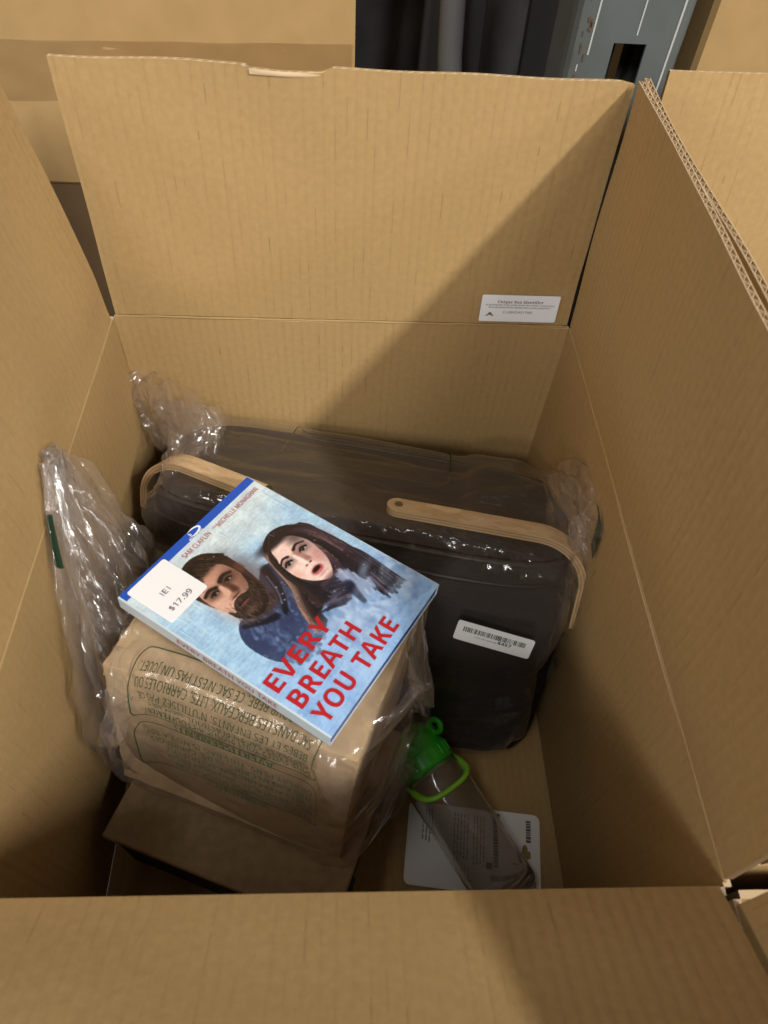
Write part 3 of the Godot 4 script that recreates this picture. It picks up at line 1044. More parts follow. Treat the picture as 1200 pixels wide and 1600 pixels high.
func handle(o: Node3D, a_end: float, a_bend: float, b: float, swing: float, sgn: float) -> void:
	# path in (along, down): from the free rounded end to the bend and down the end of the basket
	var hw := 0.0098
	var th := 0.0068
	var R := 0.044
	var path := PackedVector2Array()
	var dir := PackedVector2Array()
	var a0 := a_end
	var a1 := a_bend - sgn * R
	for k in 18:
		path.append(Vector2(lerpf(a0, a1, k / 17.0), -0.0135))
		dir.append(Vector2(sgn, 0))
	for k in 14:
		var t := PI * 0.5 * (k + 1) / 14.0 * 0.96
		path.append(Vector2(a1 + sgn * R * sin(t), -0.0135 + R * (1.0 - cos(t))))
		dir.append(Vector2(sgn * cos(t), sin(t)))
	for k in (6 if sgn > 0.0 else 2):
		path.append(path[31] + dir[31] * 0.007 * (k + 1))
		dir.append(dir[31])
	var piv := tote_corner(a_end, b, -0.0135)
	var rot := Basis(-tD, swing)
	var place := func(k: int, w: float, h: float) -> Vector3:
		var p: Vector2 = path[k]
		var nrm := Vector2(dir[k].y, -dir[k].x) * sgn   # outward normal (along, down)
		var q := tote_corner(p.x + nrm.x * h, b, p.y + nrm.y * h) - tF * w
		return piv + rot * (q - piv)
	var n := path.size()
	# layers of plywood: three visible plies on the edges, faces top and bottom
	var faces := newst()
	for s in [0.0, 1.0]:
		var pts := PackedVector3Array()
		var uv := PackedVector2Array()
		for k in n:
			for i in 7:
				var w := hw * (i / 3.0 - 1.0)
				var kk := k
				pts.append(place.call(kk, w if s > 0.5 else -w, th * s))
				uv.append(Vector2(w * 4.0 + 0.3 * s, absf(path[k].x + path[k].y) * 2.0))
		faces.append_from(grid_mesh(pts, 7, n, uv), 0, Transform3D())
	# rounded end: half disc on both faces
	var fan := 14
	var fs := newst()
	for s in [0.0, 1.0]:
		for k in fan:
			var t0 := PI * k / fan - PI * 0.5
			var t1 := PI * (k + 1) / fan - PI * 0.5
			var e0 := end_point(place, path, hw, t0, th * s, sgn)
			var e1 := end_point(place, path, hw, t1, th * s, sgn)
			var c: Vector3 = place.call(0, 0.0, th * s)
			var nn: Vector3 = rot * (-tD)
			for v in [[c, Vector2(0, 0)], [e0, Vector2(0.03, 0)], [e1, Vector2(0.03, 0.01)]]:
				vert(fs, nn if s > 0.5 else -nn, v[0], v[1])
	fs.index()
	faces.append_from(fs.commit(), 0, Transform3D())
	var hd := part("plywood_handle", faces.commit(), M.wood, o)
	for ply in 5:
		var st := newst()
		var h0 := th * ply / 5.0
		var h1 := th * (ply + 1) / 5.0
		var inset := 0.0 if ply % 2 == 0 else 0.00025
		for w in [hw - inset, -hw + inset]:
			for k in n - 1:
				quad(st, place.call(k, w, h0), place.call(k + 1, w, h0), place.call(k + 1, w, h1), place.call(k, w, h1))
		for k in fan:
			var t0 := PI * k / fan - PI * 0.5
			var t1 := PI * (k + 1) / fan - PI * 0.5
			quad(st, end_point(place, path, hw - inset, t0, h0, sgn), end_point(place, path, hw - inset, t1, h0, sgn), end_point(place, path, hw - inset, t1, h1, sgn), end_point(place, path, hw - inset, t0, h1, sgn))
		part("ply", st.commit(), M.wood_edge if ply % 2 == 0 else M.wood_edge_dark, hd)
	# rivet hole at the rounded end: a recessed ring
	var c0: Vector3 = place.call(0, 0.0, th)
	var up: Vector3 = rot * (-tD)
	var xf := Transform3D(Basis(rot * te, up, (rot * te).cross(up)), c0)
	part("rivet_hole", lathe(PackedVector2Array([Vector2(0.0001, 0.0003), Vector2(0.0026, 0.0003), Vector2(0.0033, 0.0009), Vector2(0.0037, 0.0002)]), xf, 20), M.hole_dark, hd)

func end_point(place: Callable, path: PackedVector2Array, hw: float, t: float, h: float, sgn: float) -> Vector3:
	var p: Vector3 = place.call(0, hw * sin(t), h)
	var q: Vector3 = place.call(1, hw * sin(t), h)
	return p - (q - p).normalized() * hw * cos(t)

# ======================================================================= bottle and card
func build_bottle_and_card():
	# card on the box floor
	var cs := newst()
	var BLc := Vector3(0.0665, 0.0025, 0.329)
	var right := Vector3(0.9915, 0, 0.130).normalized()
	var fwd := Vector3(-0.130, 0, 0.9915).normalized()
	var cw := 0.124
	var chh := 0.073
	var cn := thing("backing_card", "white printed backing card with hanging hole, lying on the box floor under the bottle", "card", BLc)
	# outline halves around the hanging hole, in (x, y) on the card
	var hc := Vector2(0.110, 0.036)
	var holed := func(a: float) -> Vector2:
		var r := 0.0032 + 0.0045 * pow(absf(sin(a)), 6.0) + (0.0022 if cos(a) > 0.8 else 0.0)
		return hc + Vector2(cos(a) * r, sin(a) * r * 1.15)
	var rc := 0.006
	var corner := func(cx: float, cy: float, a0: float) -> Array:
		var l := []
		for k in 6:
			var a := a0 + PI * 0.5 * k / 5.0
			l.append(Vector2(cx + rc * cos(a), cy + rc * sin(a)))
		return l
	var half_a := PackedVector2Array()   # y < hc.y
	half_a.append(Vector2(0, hc.y))
	for p in corner.call(rc, rc, PI):
		half_a.append(p)
	for p in corner.call(cw - rc, rc, PI * 1.5):
		half_a.append(p)
	half_a.append(Vector2(cw, hc.y))
	for k in 17:
		half_a.append(holed.call(-PI * k / 16.0 + 0.0))
	var half_b := PackedVector2Array()
	half_b.append(Vector2(cw, hc.y))
	for p in corner.call(cw - rc, chh - rc, 0.0):
		half_b.append(p)
	for p in corner.call(rc, chh - rc, PI * 0.5):
		half_b.append(p)
	half_b.append(Vector2(0, hc.y))
	for k in 17:
		half_b.append(holed.call(PI - PI * k / 16.0))
	for poly in [half_a, half_b]:
		var tri := Geometry2D.triangulate_polygon(poly)
		for lev in [[0.0006, 1], [0.0, -1]]:
			for k in tri:
				vert(cs, Vector3.UP * lev[1], BLc + right * poly[k].x + fwd * poly[k].y + Vector3.UP * lev[0], Vector2.ZERO)
		for k in poly.size() - 1:
			var a: Vector3 = BLc + right * poly[k].x + fwd * poly[k].y
			var b: Vector3 = BLc + right * poly[k + 1].x + fwd * poly[k + 1].y
			quad(cs, a, b, b + Vector3.UP * 0.0006, a + Vector3.UP * 0.0006)
	part("card_sheet", cs.commit(), M.card, cn)
	# print, read from the left: text runs towards the viewer
	var o := BLc + Vector3.UP * 0.0009
	var st := newst()
	var rr := RandomNumberGenerator.new()
	rr.seed = 77
	for col in [[0.014, 0.006, 0.034, 3], [0.043, 0.006, 0.046, 5], [0.062, 0.006, 0.05, 4]]:
		for k in col[3]:
			var x: float = col[0] + k * 0.0032
			var y: float = col[1]
			while y < col[2]:
				var l := rr.randf_range(0.002, 0.006)
				bar_into(st, o, right, -fwd, x, -y - l, 0.0011, l)
				y += l + 0.001
	part("small_print", st.commit(), M.ink_light, cn).set_meta("kind", "stuff")
	st = newst()
	for w in [[0.0815, 0.003, 0.05, 0.0048], [0.111, 0.006, 0.024, 0.0045]]:
		var y: float = w[1]
		while y < w[2]:
			var l := rr.randf_range(0.0012, 0.003)
			bar_into(st, o, right, -fwd, w[0], -y - l, w[3], l)
			y += l + 0.0005
	bar_into(st, o, right, -fwd, 0.0745, -0.053, 0.006, 0.006)
	bar_into(st, o, right, -fwd, 0.1, -0.046, 0.007, 0.0008)
	var x := 0.079
	while x < 0.119:
		var w := rr.randf_range(0.0003, 0.0011)
		bar_into(st, o, right, -fwd, x, -0.063, w, 0.0055)
		x += w + rr.randf_range(0.0003, 0.0009)
	# little ruled box
	for b in [[0.054, -0.066, 0.0005, 0.014], [0.0575, -0.066, 0.0005, 0.014], [0.054, -0.066, 0.009, 0.0005]]:
		bar_into(st, o, right, -fwd, b[0], b[1], b[2], b[3])
	part("bold_print", st.commit(), M.ink_grey, cn)
	# bottle lying on the card
	var base := Vector3(0.1475, 0.0315, 0.418)
	var neck := Vector3(0.081, 0.058, 0.320)
	var ax := (neck - base).normalized()
	var L := base.distance_to(neck)
	var sx := ax.cross(Vector3.UP).normalized()
	var xf := Transform3D(Basis(sx, ax, sx.cross(ax)), base)
	var b := thing("sports_bottle", "clear plastic drinking bottle with green lid, lying on the white card", "bottle", Vector3(0.12, 0.003, 0.37))
	var r := 0.0285
	part("clear_body", lathe(PackedVector2Array([Vector2(0.0003, 0.003), Vector2(0.016, 0.003), Vector2(0.021, 0.0), Vector2(0.0262, 0.0015), Vector2(0.0282, 0.005), Vector2(r, 0.011), Vector2(r, L * 0.5), Vector2(r, L - 0.012), Vector2(r - 0.001, L - 0.004), Vector2(0.0255, L + 0.003), Vector2(0.0235, L + 0.008),
		Vector2(0.0227, L + 0.008), Vector2(0.0243, L + 0.001), Vector2(0.0276, L - 0.012), Vector2(0.0276, L * 0.5), Vector2(0.0274, 0.013), Vector2(0.0245, 0.007), Vector2(0.018, 0.006), Vector2(0.0003, 0.0062)]), xf, 64), M.clear, b)
	# lid: collar, cap and spout cover with a hinge tab
	var lid := part("green_lid", lathe(PackedVector2Array([Vector2(0.0242, L + 0.002), Vector2(0.0262, L + 0.003), Vector2(0.0268, L + 0.006), Vector2(0.0268, L + 0.017), Vector2(0.026, L + 0.019), Vector2(0.0256, L + 0.0195), Vector2(0.0256, L + 0.0215), Vector2(0.0262, L + 0.022), Vector2(0.0262, L + 0.03), Vector2(0.0245, L + 0.036), Vector2(0.019, L + 0.0405), Vector2(0.011, L + 0.0425), Vector2(0.0005, L + 0.043)]), xf, 48), M.lid_green, b)
	for k in 24:
		var a := TAU * k / 24.0
		var lx := xf * Transform3D(Basis(Vector3.UP, -a), Vector3(cos(a) * 0.0268, L + 0.0115, sin(a) * 0.0268))
		part("grip_rib", cbox(Vector3(0.0014, 0.010, 0.0022), 0.0005, lx), M.lid_green, lid)
	# tab with a hole, standing off the cap on the upper side
	var tabd := Vector3(0.55, 0.72, -0.42)
	tabd = (tabd - ax * tabd.dot(ax)).normalized()
	var side := ax.cross(tabd).normalized()
	var tc := base + ax * (L + 0.030) + tabd * 0.027
	var ring := PackedVector3Array()
	for k in 24:
		var a := TAU * k / 24.0
		ring.append(tc + tabd * (cos(a) * 0.0055 + 0.003) + ax * sin(a) * 0.0058)
	part("lid_tab", tube(ring, 0.0027, 8, true, 1.0, side), M.lid_green, lid)
	part("lid_tab_root", cbox(Vector3(0.006, 0.014, 0.012), 0.002, Transform3D(Basis(tabd, ax, side), tc - tabd * 0.004)), M.lid_green, lid)
	# bright carrying loop around the neck
	var loop := PackedVector3Array()
	var lc := base + ax * (L - 0.001)
	var up2 := (Vector3.UP - ax * ax.y).normalized()
	var sd := ax.cross(up2).normalized()
	for k in 48:
		var s := superellipse(TAU * k / 48.0, 3.2)
		loop.append(lc + up2 * (s.y * 0.0215 + 0.0085) + sd * (s.x * 0.0255) - ax * 0.016 * maxf(0.0, s.y + 0.2))
	part("carry_loop", tube(loop, 0.0034, 10, true, 0.75, ax), M.ring_green, b)

# ======================================================================= film case
var dA := Vector3(-0.149, 0.2905, 0.276)
var dB := Vector3(-0.074, 0.281, 0.161)
var dD := Vector3(-0.005, 0.286, 0.370)
var d_n: Vector3
var d_thick := 0.013

func build_disc():
	var ux := (dB - dA).normalized()
	var vz := (dD - dA)
	vz = (vz - ux * vz.dot(ux)).normalized()
	d_n = vz.cross(ux).normalized()
	var w := 0.1375
	var h := 0.172
	var t := d_thick
	var at := func(u: float, v: float, e := 0.0) -> Vector3:
		return dA + ux * u * w + vz * v * h + d_n * e
	var o := thing("film_case", "blue film disc case in an illustrated card sleeve, lying on the bagged parcel", "disc case", at.call(0.5, 0.5, -t))
	# sleeve: top, bottom, spine, fore edge as one folded card tube with rounded folds, open top and bottom
	var prof := []   # (u metres, height) around the section
	var rr := 0.0012
	for q in [[w - rr, -rr, PI * 0.5, 0.0], [w - rr, -t + rr, 0.0, -PI * 0.5], [rr, -t + rr, -PI * 0.5, -PI], [rr, -rr, PI, PI * 0.5]]:
		for k in 5:
			var a: float = lerpf(q[2], q[3], k / 4.0)
			prof.append(Vector2(q[0] + rr * cos(a), q[1] + rr * sin(a)))
	prof.append(prof[0])
	var cover := mat(Color.WHITE, 0.3)
	cover.albedo_texture = ImageTexture.create_from_image(paint_cover())
	cover.texture_repeat = false
	cover.clearcoat_enabled = true
	cover.clearcoat = 0.5
	cover.clearcoat_roughness = 0.25
	var top := newst()
	var rows := 24
	var pts := PackedVector3Array()
	var uv := PackedVector2Array()
	var nu := 24
	for j in rows + 1:
		for i in nu + 1:
			var u := rr / w + (1.0 - 2.0 * rr / w) * i / nu
			var v := float(j) / rows
			pts.append(at.call(u, v, 0.0004 * sin(PI * u) * sin(PI * v)))
			uv.append(Vector2(u, v))
	part("cover_print", grid_mesh(pts, nu + 1, rows + 1, uv), cover, o)
	var side := newst()
	for k in prof.size() - 1:
		var a: Vector2 = prof[k]
		var b: Vector2 = prof[k + 1]
		if a.y > -0.0001 and b.y > -0.0001 and absf(a.x - b.x) > 0.05:
			continue
		var mid := (a + b) * 0.5
		# the spine shares the cover's picture: its edge strip stretched round the fold
		var uu := 0.004 if mid.x < w * 0.5 else 0.996
		quad(side, at.call(a.x / w, 0.0, a.y), at.call(a.x / w, 1.0, a.y), at.call(b.x / w, 1.0, b.y), at.call(b.x / w, 0.0, b.y), Vector2(uu, 0), Vector2(uu, 1), Vector2(uu, 1), Vector2(uu, 0))
	part("sleeve", side.commit(), M.sleeve_side, o)
	# blue plastic case inside the sleeve, seen at the open ends
	var bx := Basis(ux, d_n, vz)
	part("inner_case", cbox(Vector3(w - 0.003, t - 0.002, h - 0.001), 0.001, Transform3D(bx, at.call(0.5, 0.5, -t * 0.5))), M.case_blue, o)
	var right := ux
	var up := -vz
	var e := 0.0007
	# title
	var st := newst()
	for l in [["EVERY", 0.036, 0.476, 0.751], ["BREATH", 0.036, 0.533, 0.857], ["YOU", 0.037, 0.297, 0.962], ["TAKE", 0.358, 0.664, 0.966]]:
		text_into(st, l[0], font_bold, at.call(l[1], l[3], e), right, up, 0.0128, (l[2] - l[1]) * w)
	part("title_lettering", st.commit(), M.title_red, o)
	st = newst()
	text_into(st, "SAM CLAFLIN", font_sans, at.call(0.361, 0.087, e), right, up, 0.0040, 0.2 * w)
	text_into(st, "MICHELLE MONAGHAN", font_sans, at.call(0.622, 0.089, e), right, up, 0.0040, 0.33 * w)
	text_into(st, "AND", font_sans, at.call(0.59, 0.076, e), right, up, 0.0014)
	part("name_lettering", st.commit(), M.name_red, o)
	# format mark on the blue band: a swoosh over two words
	st = newst()
	text_into(st, "Blu-ray Disc", font_bold, at.call(0.462, 0.044, e), right, up, 0.0019, 0.1 * w)
	for k in 20:
		var a0 := lerpf(-2.6, 2.2, k / 20.0)
		var a1 := lerpf(-2.6, 2.2, (k + 1) / 20.0)
		var c: Vector3 = at.call(0.515, 0.019, e)
		var th0 := 0.0008 * sin(PI * k / 20.0) + 0.0001
		var th1 := 0.0008 * sin(PI * (k + 1) / 20.0) + 0.0001
		var p0 := c + right * cos(a0) * 0.0062 + up * sin(a0) * 0.0026
		var p1 := c + right * cos(a1) * 0.0062 + up * sin(a1) * 0.0026
		var n0 := (right * cos(a0) + up * sin(a0))
		var n1 := (right * cos(a1) + up * sin(a1))
		quad(st, p0 - n0 * th0, p0 + n0 * th0, p1 + n1 * th1, p1 - n1 * th1)
	text_into(st, "b", font_bold, at.call(0.485, 0.026, e), right, up, 0.0026)
	part("format_mark", st.commit(), M.white_print, o)
	# spine lettering
	st = newst()
	text_into(st, "EVERY BREATH YOU TAKE", font_sans, dA + vz * h * 0.297 - d_n * 0.0082 - ux * 0.0004, vz, d_n, 0.0052, 0.47 * h)
	part("spine_lettering", st.commit(), M.title_red, o)
	# price sticker
	var sc: Vector3 = at.call(0.168, 0.132, 0.0006)
	var stick := part("price_sticker", sheet(sc, right, up, 0.0178, 0.0199, 0.0018, 0.0004, 0.0), M.sticker, o)
	stick.set_meta("label", "white price sticker on the corner of the cover")
	st = newst()
	var ie := sc + d_n * 0.0008 - right * 0.0064 - up * 0.0016
	text_into(st, "E", font_sans, ie + right * 0.0030, right, up, 0.0040, 0.0027)
	bar_into(st, ie, right, up, 0.0010, 0.0, 0.0005, 0.0040)
	bar_into(st, ie, right, up, 0.0076, 0.0, 0.0005, 0.0040)
	text_into(st, "$17.99", font_sans, sc + d_n * 0.0008 - right * 0.0108 - up * 0.0143, right, up, 0.0040, 0.0196)
	part("price_print", st.commit(), M.ink, stick)

# ----------------------------------------------------------------------- painting the cover: a generic wintry picture of a man and a woman
const CW := 560
const CH := 700
var px: PackedFloat32Array

func blend(x: int, y: int, c: Color, a: float) -> void:
	var k := (y * CW + x) * 3
	px[k] += (c.r - px[k]) * a
	px[k + 1] += (c.g - px[k + 1]) * a
	px[k + 2] += (c.b - px[k + 2]) * a

func blob(u: float, v: float, rx: float, ry: float, rot: float, c: Color, a := 1.0, soft := 0.25) -> void:
	# centre in cover fractions, radii in fractions of the width; rot in degrees clockwise
	var cx := u * CW
	var cy := v * CH
	var ax := rx * CW
	var ay := ry * CW
	var m := maxf(ax, ay) * (1.0 + soft) + 1
	var cr := cos(deg_to_rad(rot))
	var sr := sin(deg_to_rad(rot))
	for y in range(maxi(0, int(cy - m)), mini(CH, int(cy + m) + 1)):
		for x in range(maxi(0, int(cx - m)), mini(CW, int(cx + m) + 1)):
			var dx := x - cx
			var dy := y - cy
			var d := sqrt(pow((dx * cr + dy * sr) / ax, 2) + pow((-dx * sr + dy * cr) / ay, 2))
			if d < 1.0 + soft:
				blend(x, y, c, a * (1.0 - smoothstep(1.0 - soft, 1.0 + soft, d)))

func brush(p: Array, w0: float, w1: float, c: Color, a := 1.0, soft := 0.5) -> void:
	# smooth curve through points (cover fractions)
	var n := p.size()
	var len_ := 0.0
	for k in n - 1:
		len_ += Vector2((p[k + 1].x - p[k].x) * CW, (p[k + 1].y - p[k].y) * CH).length()
	var steps := maxi(4, int(len_ / maxf(1.0, minf(w0, w1) * CW * 0.45)))
	for s in steps + 1:
		var f := float(s) / steps * (n - 1)
		var k := mini(int(f), n - 2)
		var t := f - k
		var q: Vector2 = p[k].cubic_interpolate(p[k + 1], p[maxi(k - 1, 0)], p[mini(k + 2, n - 1)], t)
		var w := lerpf(w0, w1, float(s) / steps)
		blob(q.x, q.y, w, w, 0, c, a, soft)

func shape(p: PackedVector2Array, c: Color, a := 1.0) -> void:
	var lo := Vector2(9, 9)
	var hi := Vector2(-9, -9)
	for q in p:
		lo = lo.min(q)
		hi = hi.max(q)
	for y in range(maxi(0, int(lo.y * CH)), mini(CH, int(hi.y * CH) + 1)):
		for x in range(maxi(0, int(lo.x * CW)), mini(CW, int(hi.x * CW) + 1)):
			if Geometry2D.is_point_in_polygon(Vector2((x + 0.5) / CW, (y + 0.5) / CH), p):
				blend(x, y, c, a)

func smooth_poly(p: Array) -> PackedVector2Array:
	var out := PackedVector2Array()
	var n := p.size()
	for k in n:
		for s in 6:
			out.append(p[k].cubic_interpolate(p[(k + 1) % n], p[(k - 1 + n) % n], p[(k + 2) % n], s / 6.0))
	return out

func V(a: float, b: float) -> Vector2:
	return Vector2(a, b)

func paint_cover() -> Image:
	px = PackedFloat32Array()
	px.resize(CW * CH * 3)
	var n1 := noise(201, 0.006, 5)
	var n2 := noise(202, 0.05, 4)
	var top := Color(0.80, 0.87, 0.90)
	var mid := Color(0.64, 0.79, 0.91)
	var low := Color(0.56, 0.72, 0.91)
	for y in CH:
		var f := float(y) / CH
		for x in CW:
			var g := top.lerp(mid, smoothstep(0.1, 0.35, f + 0.12 * n1.get_noise_2d(x, y))).lerp(low, smoothstep(0.5, 0.9, f))
			var w := 0.06 * n2.get_noise_2d(x * 0.4, y * 1.6) + 0.07 * n1.get_noise_2d(x * 2.0 + 400, y * 2.0)
			var k := (y * CW + x) * 3
			px[k] = g.r + w
			px[k + 1] = g.g + w
			px[k + 2] = g.b + w * 0.7
	var r := RandomNumberGenerator.new()
	r.seed = 9
	# ---- man: coat
	var navy := Color(0.17, 0.21, 0.35)
	shape(smooth_poly([V(0.46, 0.40), V(0.55, 0.36), V(0.62, 0.40), V(0.62, 0.52), V(0.58, 0.68), V(0.46, 0.74), V(0.30, 0.74), V(0.17, 0.68), V(0.15, 0.53), V(0.23, 0.45), V(0.32, 0.50), V(0.40, 0.47)]), navy, 0.95)
	for k in 160:
		var a := V(r.randf_range(0.22, 0.60), r.randf_range(0.44, 0.72))
		var c := navy.lerp(Color(0.40, 0.50, 0.68), pow(r.randf(), 1.6))
		brush([a, a + V(r.randf_range(-0.03, 0.01), r.randf_range(0.02, 0.05)), a + V(r.randf_range(-0.04, 0.0), r.randf_range(0.03, 0.06))], 0.005, 0.008, c, 0.25, 0.9)
	brush([V(0.545, 0.375), V(0.50, 0.46), V(0.45, 0.52), V(0.40, 0.57)], 0.022, 0.012, Color(0.05, 0.06, 0.12), 0.6, 0.8)
	brush([V(0.515, 0.40), V(0.475, 0.48), V(0.43, 0.53)], 0.004, 0.005, Color(0.42, 0.50, 0.66), 0.35)
	brush([V(0.22, 0.475), V(0.30, 0.525), V(0.36, 0.55)], 0.012, 0.016, Color(0.06, 0.07, 0.13), 0.6, 0.8)
	# ---- man: head
	var hair := Color(0.14, 0.095, 0.08)
	shape(smooth_poly([V(0.205, 0.24), V(0.22, 0.165), V(0.28, 0.115), V(0.36, 0.10), V(0.44, 0.125), V(0.49, 0.19), V(0.495, 0.27), V(0.475, 0.38), V(0.44, 0.44), V(0.30, 0.44), V(0.23, 0.36)]), hair, 1.0)
	blob(0.478, 0.285, 0.020, 0.034, 8, Color(0.42, 0.26, 0.20), 0.9, 0.5)
	blob(0.35, 0.47, 0.10, 0.06, 10, Color(0.24, 0.16, 0.13), 0.9, 0.6)
	var skin := Color(0.80, 0.61, 0.53)
	shape(smooth_poly([V(0.24, 0.225), V(0.30, 0.188), V(0.38, 0.182), V(0.435, 0.21), V(0.455, 0.27), V(0.448, 0.36), V(0.425, 0.43), V(0.365, 0.475), V(0.29, 0.462), V(0.24, 0.40), V(0.222, 0.31)]), skin, 1.0)
	# light from the left, the far side in deep shade
	for k in 8:
		blob(0.46, 0.30 + k * 0.015, 0.10 - k * 0.004, 0.16, 0, Color(0.30, 0.19, 0.15), 0.11, 0.9)
	blob(0.265, 0.345, 0.05, 0.11, 4, Color(0.86, 0.70, 0.62), 0.75, 0.95)
	blob(0.31, 0.225, 0.07, 0.032, 0, Color(0.76, 0.56, 0.46), 0.6, 0.95)
	blob(0.345, 0.187, 0.12, 0.022, 0, hair, 0.75, 0.9)
	# eyes in deep sockets under heavy brows
	for e in [V(0.283, 0.290), V(0.388, 0.284)]:
		blob(e.x, e.y - 0.004, 0.042, 0.030, -4, Color(0.24, 0.14, 0.11), 0.85, 0.95)
		blob(e.x, e.y + 0.003, 0.018, 0.007, -4, Color(0.66, 0.62, 0.60), 0.9, 0.4)
		blob(e.x - 0.003, e.y + 0.002, 0.010, 0.0095, 0, Color(0.06, 0.04, 0.04), 1.0, 0.4)
		brush([e + V(-0.024, 0.002), e + V(0, -0.007), e + V(0.025, 0.002)], 0.004, 0.004, Color(0.06, 0.04, 0.035), 0.8)
	brush([V(0.238, 0.272), V(0.28, 0.262), V(0.318, 0.277)], 0.007, 0.009, hair, 0.75, 0.8)
	brush([V(0.352, 0.268), V(0.39, 0.256), V(0.432, 0.270)], 0.010, 0.006, hair, 0.75, 0.8)
	# nose
	brush([V(0.330, 0.285), V(0.326, 0.315), V(0.318, 0.342)], 0.010, 0.014, Color(0.85, 0.68, 0.59), 0.55, 0.8)
	brush([V(0.358, 0.285), V(0.364, 0.32), V(0.362, 0.345)], 0.013, 0.016, Color(0.30, 0.18, 0.14), 0.5, 0.9)
	blob(0.332, 0.350, 0.026, 0.012, 0, Color(0.60, 0.42, 0.35), 0.7, 0.6)
	blob(0.335, 0.361, 0.028, 0.005, 0, Color(0.16, 0.09, 0.08), 0.8, 0.7)
	# beard and moustache
	shape(smooth_poly([V(0.238, 0.385), V(0.262, 0.412), V(0.285, 0.385), V(0.335, 0.370), V(0.395, 0.382), V(0.43, 0.36), V(0.458, 0.31), V(0.455, 0.41), V(0.425, 0.465), V(0.365, 0.497), V(0.295, 0.485), V(0.245, 0.44)]), Color(0.12, 0.078, 0.065), 0.86)
	for k in 300:
		var a := V(r.randf_range(0.235, 0.455), r.randf_range(0.365, 0.49))
		brush([a, a + V(r.randf_range(-0.008, 0.008), r.randf_range(0.008, 0.018))], 0.0018, 0.0016, [Color(0.05, 0.035, 0.03), Color(0.26, 0.18, 0.14), Color(0.50, 0.42, 0.37)][r.randi_range(0, 2)], 0.35)
	blob(0.315, 0.450, 0.035, 0.014, 0, Color(0.46, 0.36, 0.31), 0.5, 0.9)
	blob(0.335, 0.408, 0.034, 0.0085, -3, Color(0.48, 0.26, 0.24), 0.85, 0.6)
	brush([V(0.302, 0.403), V(0.335, 0.402), V(0.368, 0.404)], 0.003, 0.003, Color(0.08, 0.04, 0.04), 0.9)
	# swept hair
	for k in 220:
		var x0 := r.randf_range(0.22, 0.47)
		var y0 := 0.115 + 1.4 * pow(absf(x0 - 0.355), 2.0) * 2.2 + r.randf_range(0.0, 0.05)
		brush([V(x0, y0), V(x0 + 0.015, y0 + 0.012), V(x0 + 0.035, y0 + 0.034)], 0.0035, 0.0018, Color(0.045, 0.03, 0.03).lerp(Color(0.34, 0.24, 0.19), pow(r.randf(), 2.5)), 0.5)
	# ---- woman: coat
	var coat := Color(0.46, 0.60, 0.79)
	shape(smooth_poly([V(0.48, 0.68), V(0.56, 0.62), V(0.66, 0.63), V(0.80, 0.66), V(1.0, 0.76), V(1.0, 0.98), V(0.80, 0.94), V(0.60, 0.92), V(0.44, 0.84)]), coat, 0.75)
	for k in 150:
		var a := V(r.randf_range(0.46, 0.98), r.randf_range(0.66, 0.88))
		var c := Color(0.32, 0.44, 0.66).lerp(Color(0.74, 0.84, 0.94), r.randf())
		brush([a, a + V(r.randf_range(-0.03, 0.03), r.randf_range(0.02, 0.04)), a + V(r.randf_range(-0.06, 0.06), r.randf_range(0.03, 0.08))], 0.008, 0.016, c, 0.12, 0.9)
	# ---- woman: hair behind the face
	var dark := Color(0.10, 0.075, 0.095)
	shape(smooth_poly([V(0.595, 0.36), V(0.66, 0.295), V(0.76, 0.275), V(0.86, 0.32), V(0.92, 0.43), V(0.935, 0.55), V(0.925, 0.68), V(0.91, 0.80), V(0.86, 0.88), V(0.82, 0.80), V(0.74, 0.74), V(0.66, 0.68), V(0.55, 0.67), V(0.47, 0.69), V(0.41, 0.71), V(0.44, 0.62), V(0.50, 0.55), V(0.55, 0.46)]), dark, 0.97)
	for k in 200:
		var s := r.randf()
		var c := Color(0.10, 0.065, 0.065).lerp(Color(0.66, 0.53, 0.47), pow(s, 2.2))
		var off := (1.0 - s) * 0.075
		var jj := r.randf_range(-0.012, 0.012)
		brush([V(0.615 + off * 0.5 + jj, 0.325 + off * 0.3), V(0.575 + off + jj, 0.42), V(0.53 + off + jj, 0.52), V(0.455 + off + jj, 0.61), V(0.385 + off * 0.8 + r.randf() * 0.04, 0.68 + r.randf() * 0.05)], 0.003, 0.0045, c, 0.3)
	for k in 240:
		var x0 := r.randf_range(0.66, 0.90)
		var jx := r.randf_range(0.0, 0.09)
		brush([V(x0, 0.285 + absf(x0 - 0.75) * 0.4), V(minf(x0 + 0.07, 0.92), 0.42), V(0.84 + jx, 0.60), V(0.77 + jx * 1.6, 0.74 + r.randf() * 0.14)], 0.003, 0.0045, Color(0.04, 0.03, 0.045).lerp(Color(0.46, 0.38, 0.46), pow(r.randf(), 2.6)), 0.3)
	# neck, scarf, collar
	shape(smooth_poly([V(0.65, 0.58), V(0.77, 0.55), V(0.82, 0.64), V(0.78, 0.71), V(0.70, 0.69), V(0.62, 0.65)]), Color(0.13, 0.10, 0.14), 0.95)
	for k in 90:
		var a := V(r.randf_range(0.50, 0.74), r.randf_range(0.60, 0.70))
		brush([a, a + V(0.04, 0.012), a + V(0.09, 0.04)], 0.005, 0.009, Color(0.10, 0.085, 0.13).lerp(Color(0.40, 0.39, 0.48), pow(r.randf(), 2.0)), 0.3, 0.8)
	for k in 70:
		var a := V(r.randf_range(0.73, 0.82), r.randf_range(0.62, 0.72))
		brush([a, a + V(-0.01, 0.03), a + V(-0.03, 0.07)], 0.009, 0.007, Color(0.42, 0.47, 0.60).lerp(Color(0.72, 0.76, 0.86), r.randf()), 0.25, 0.8)
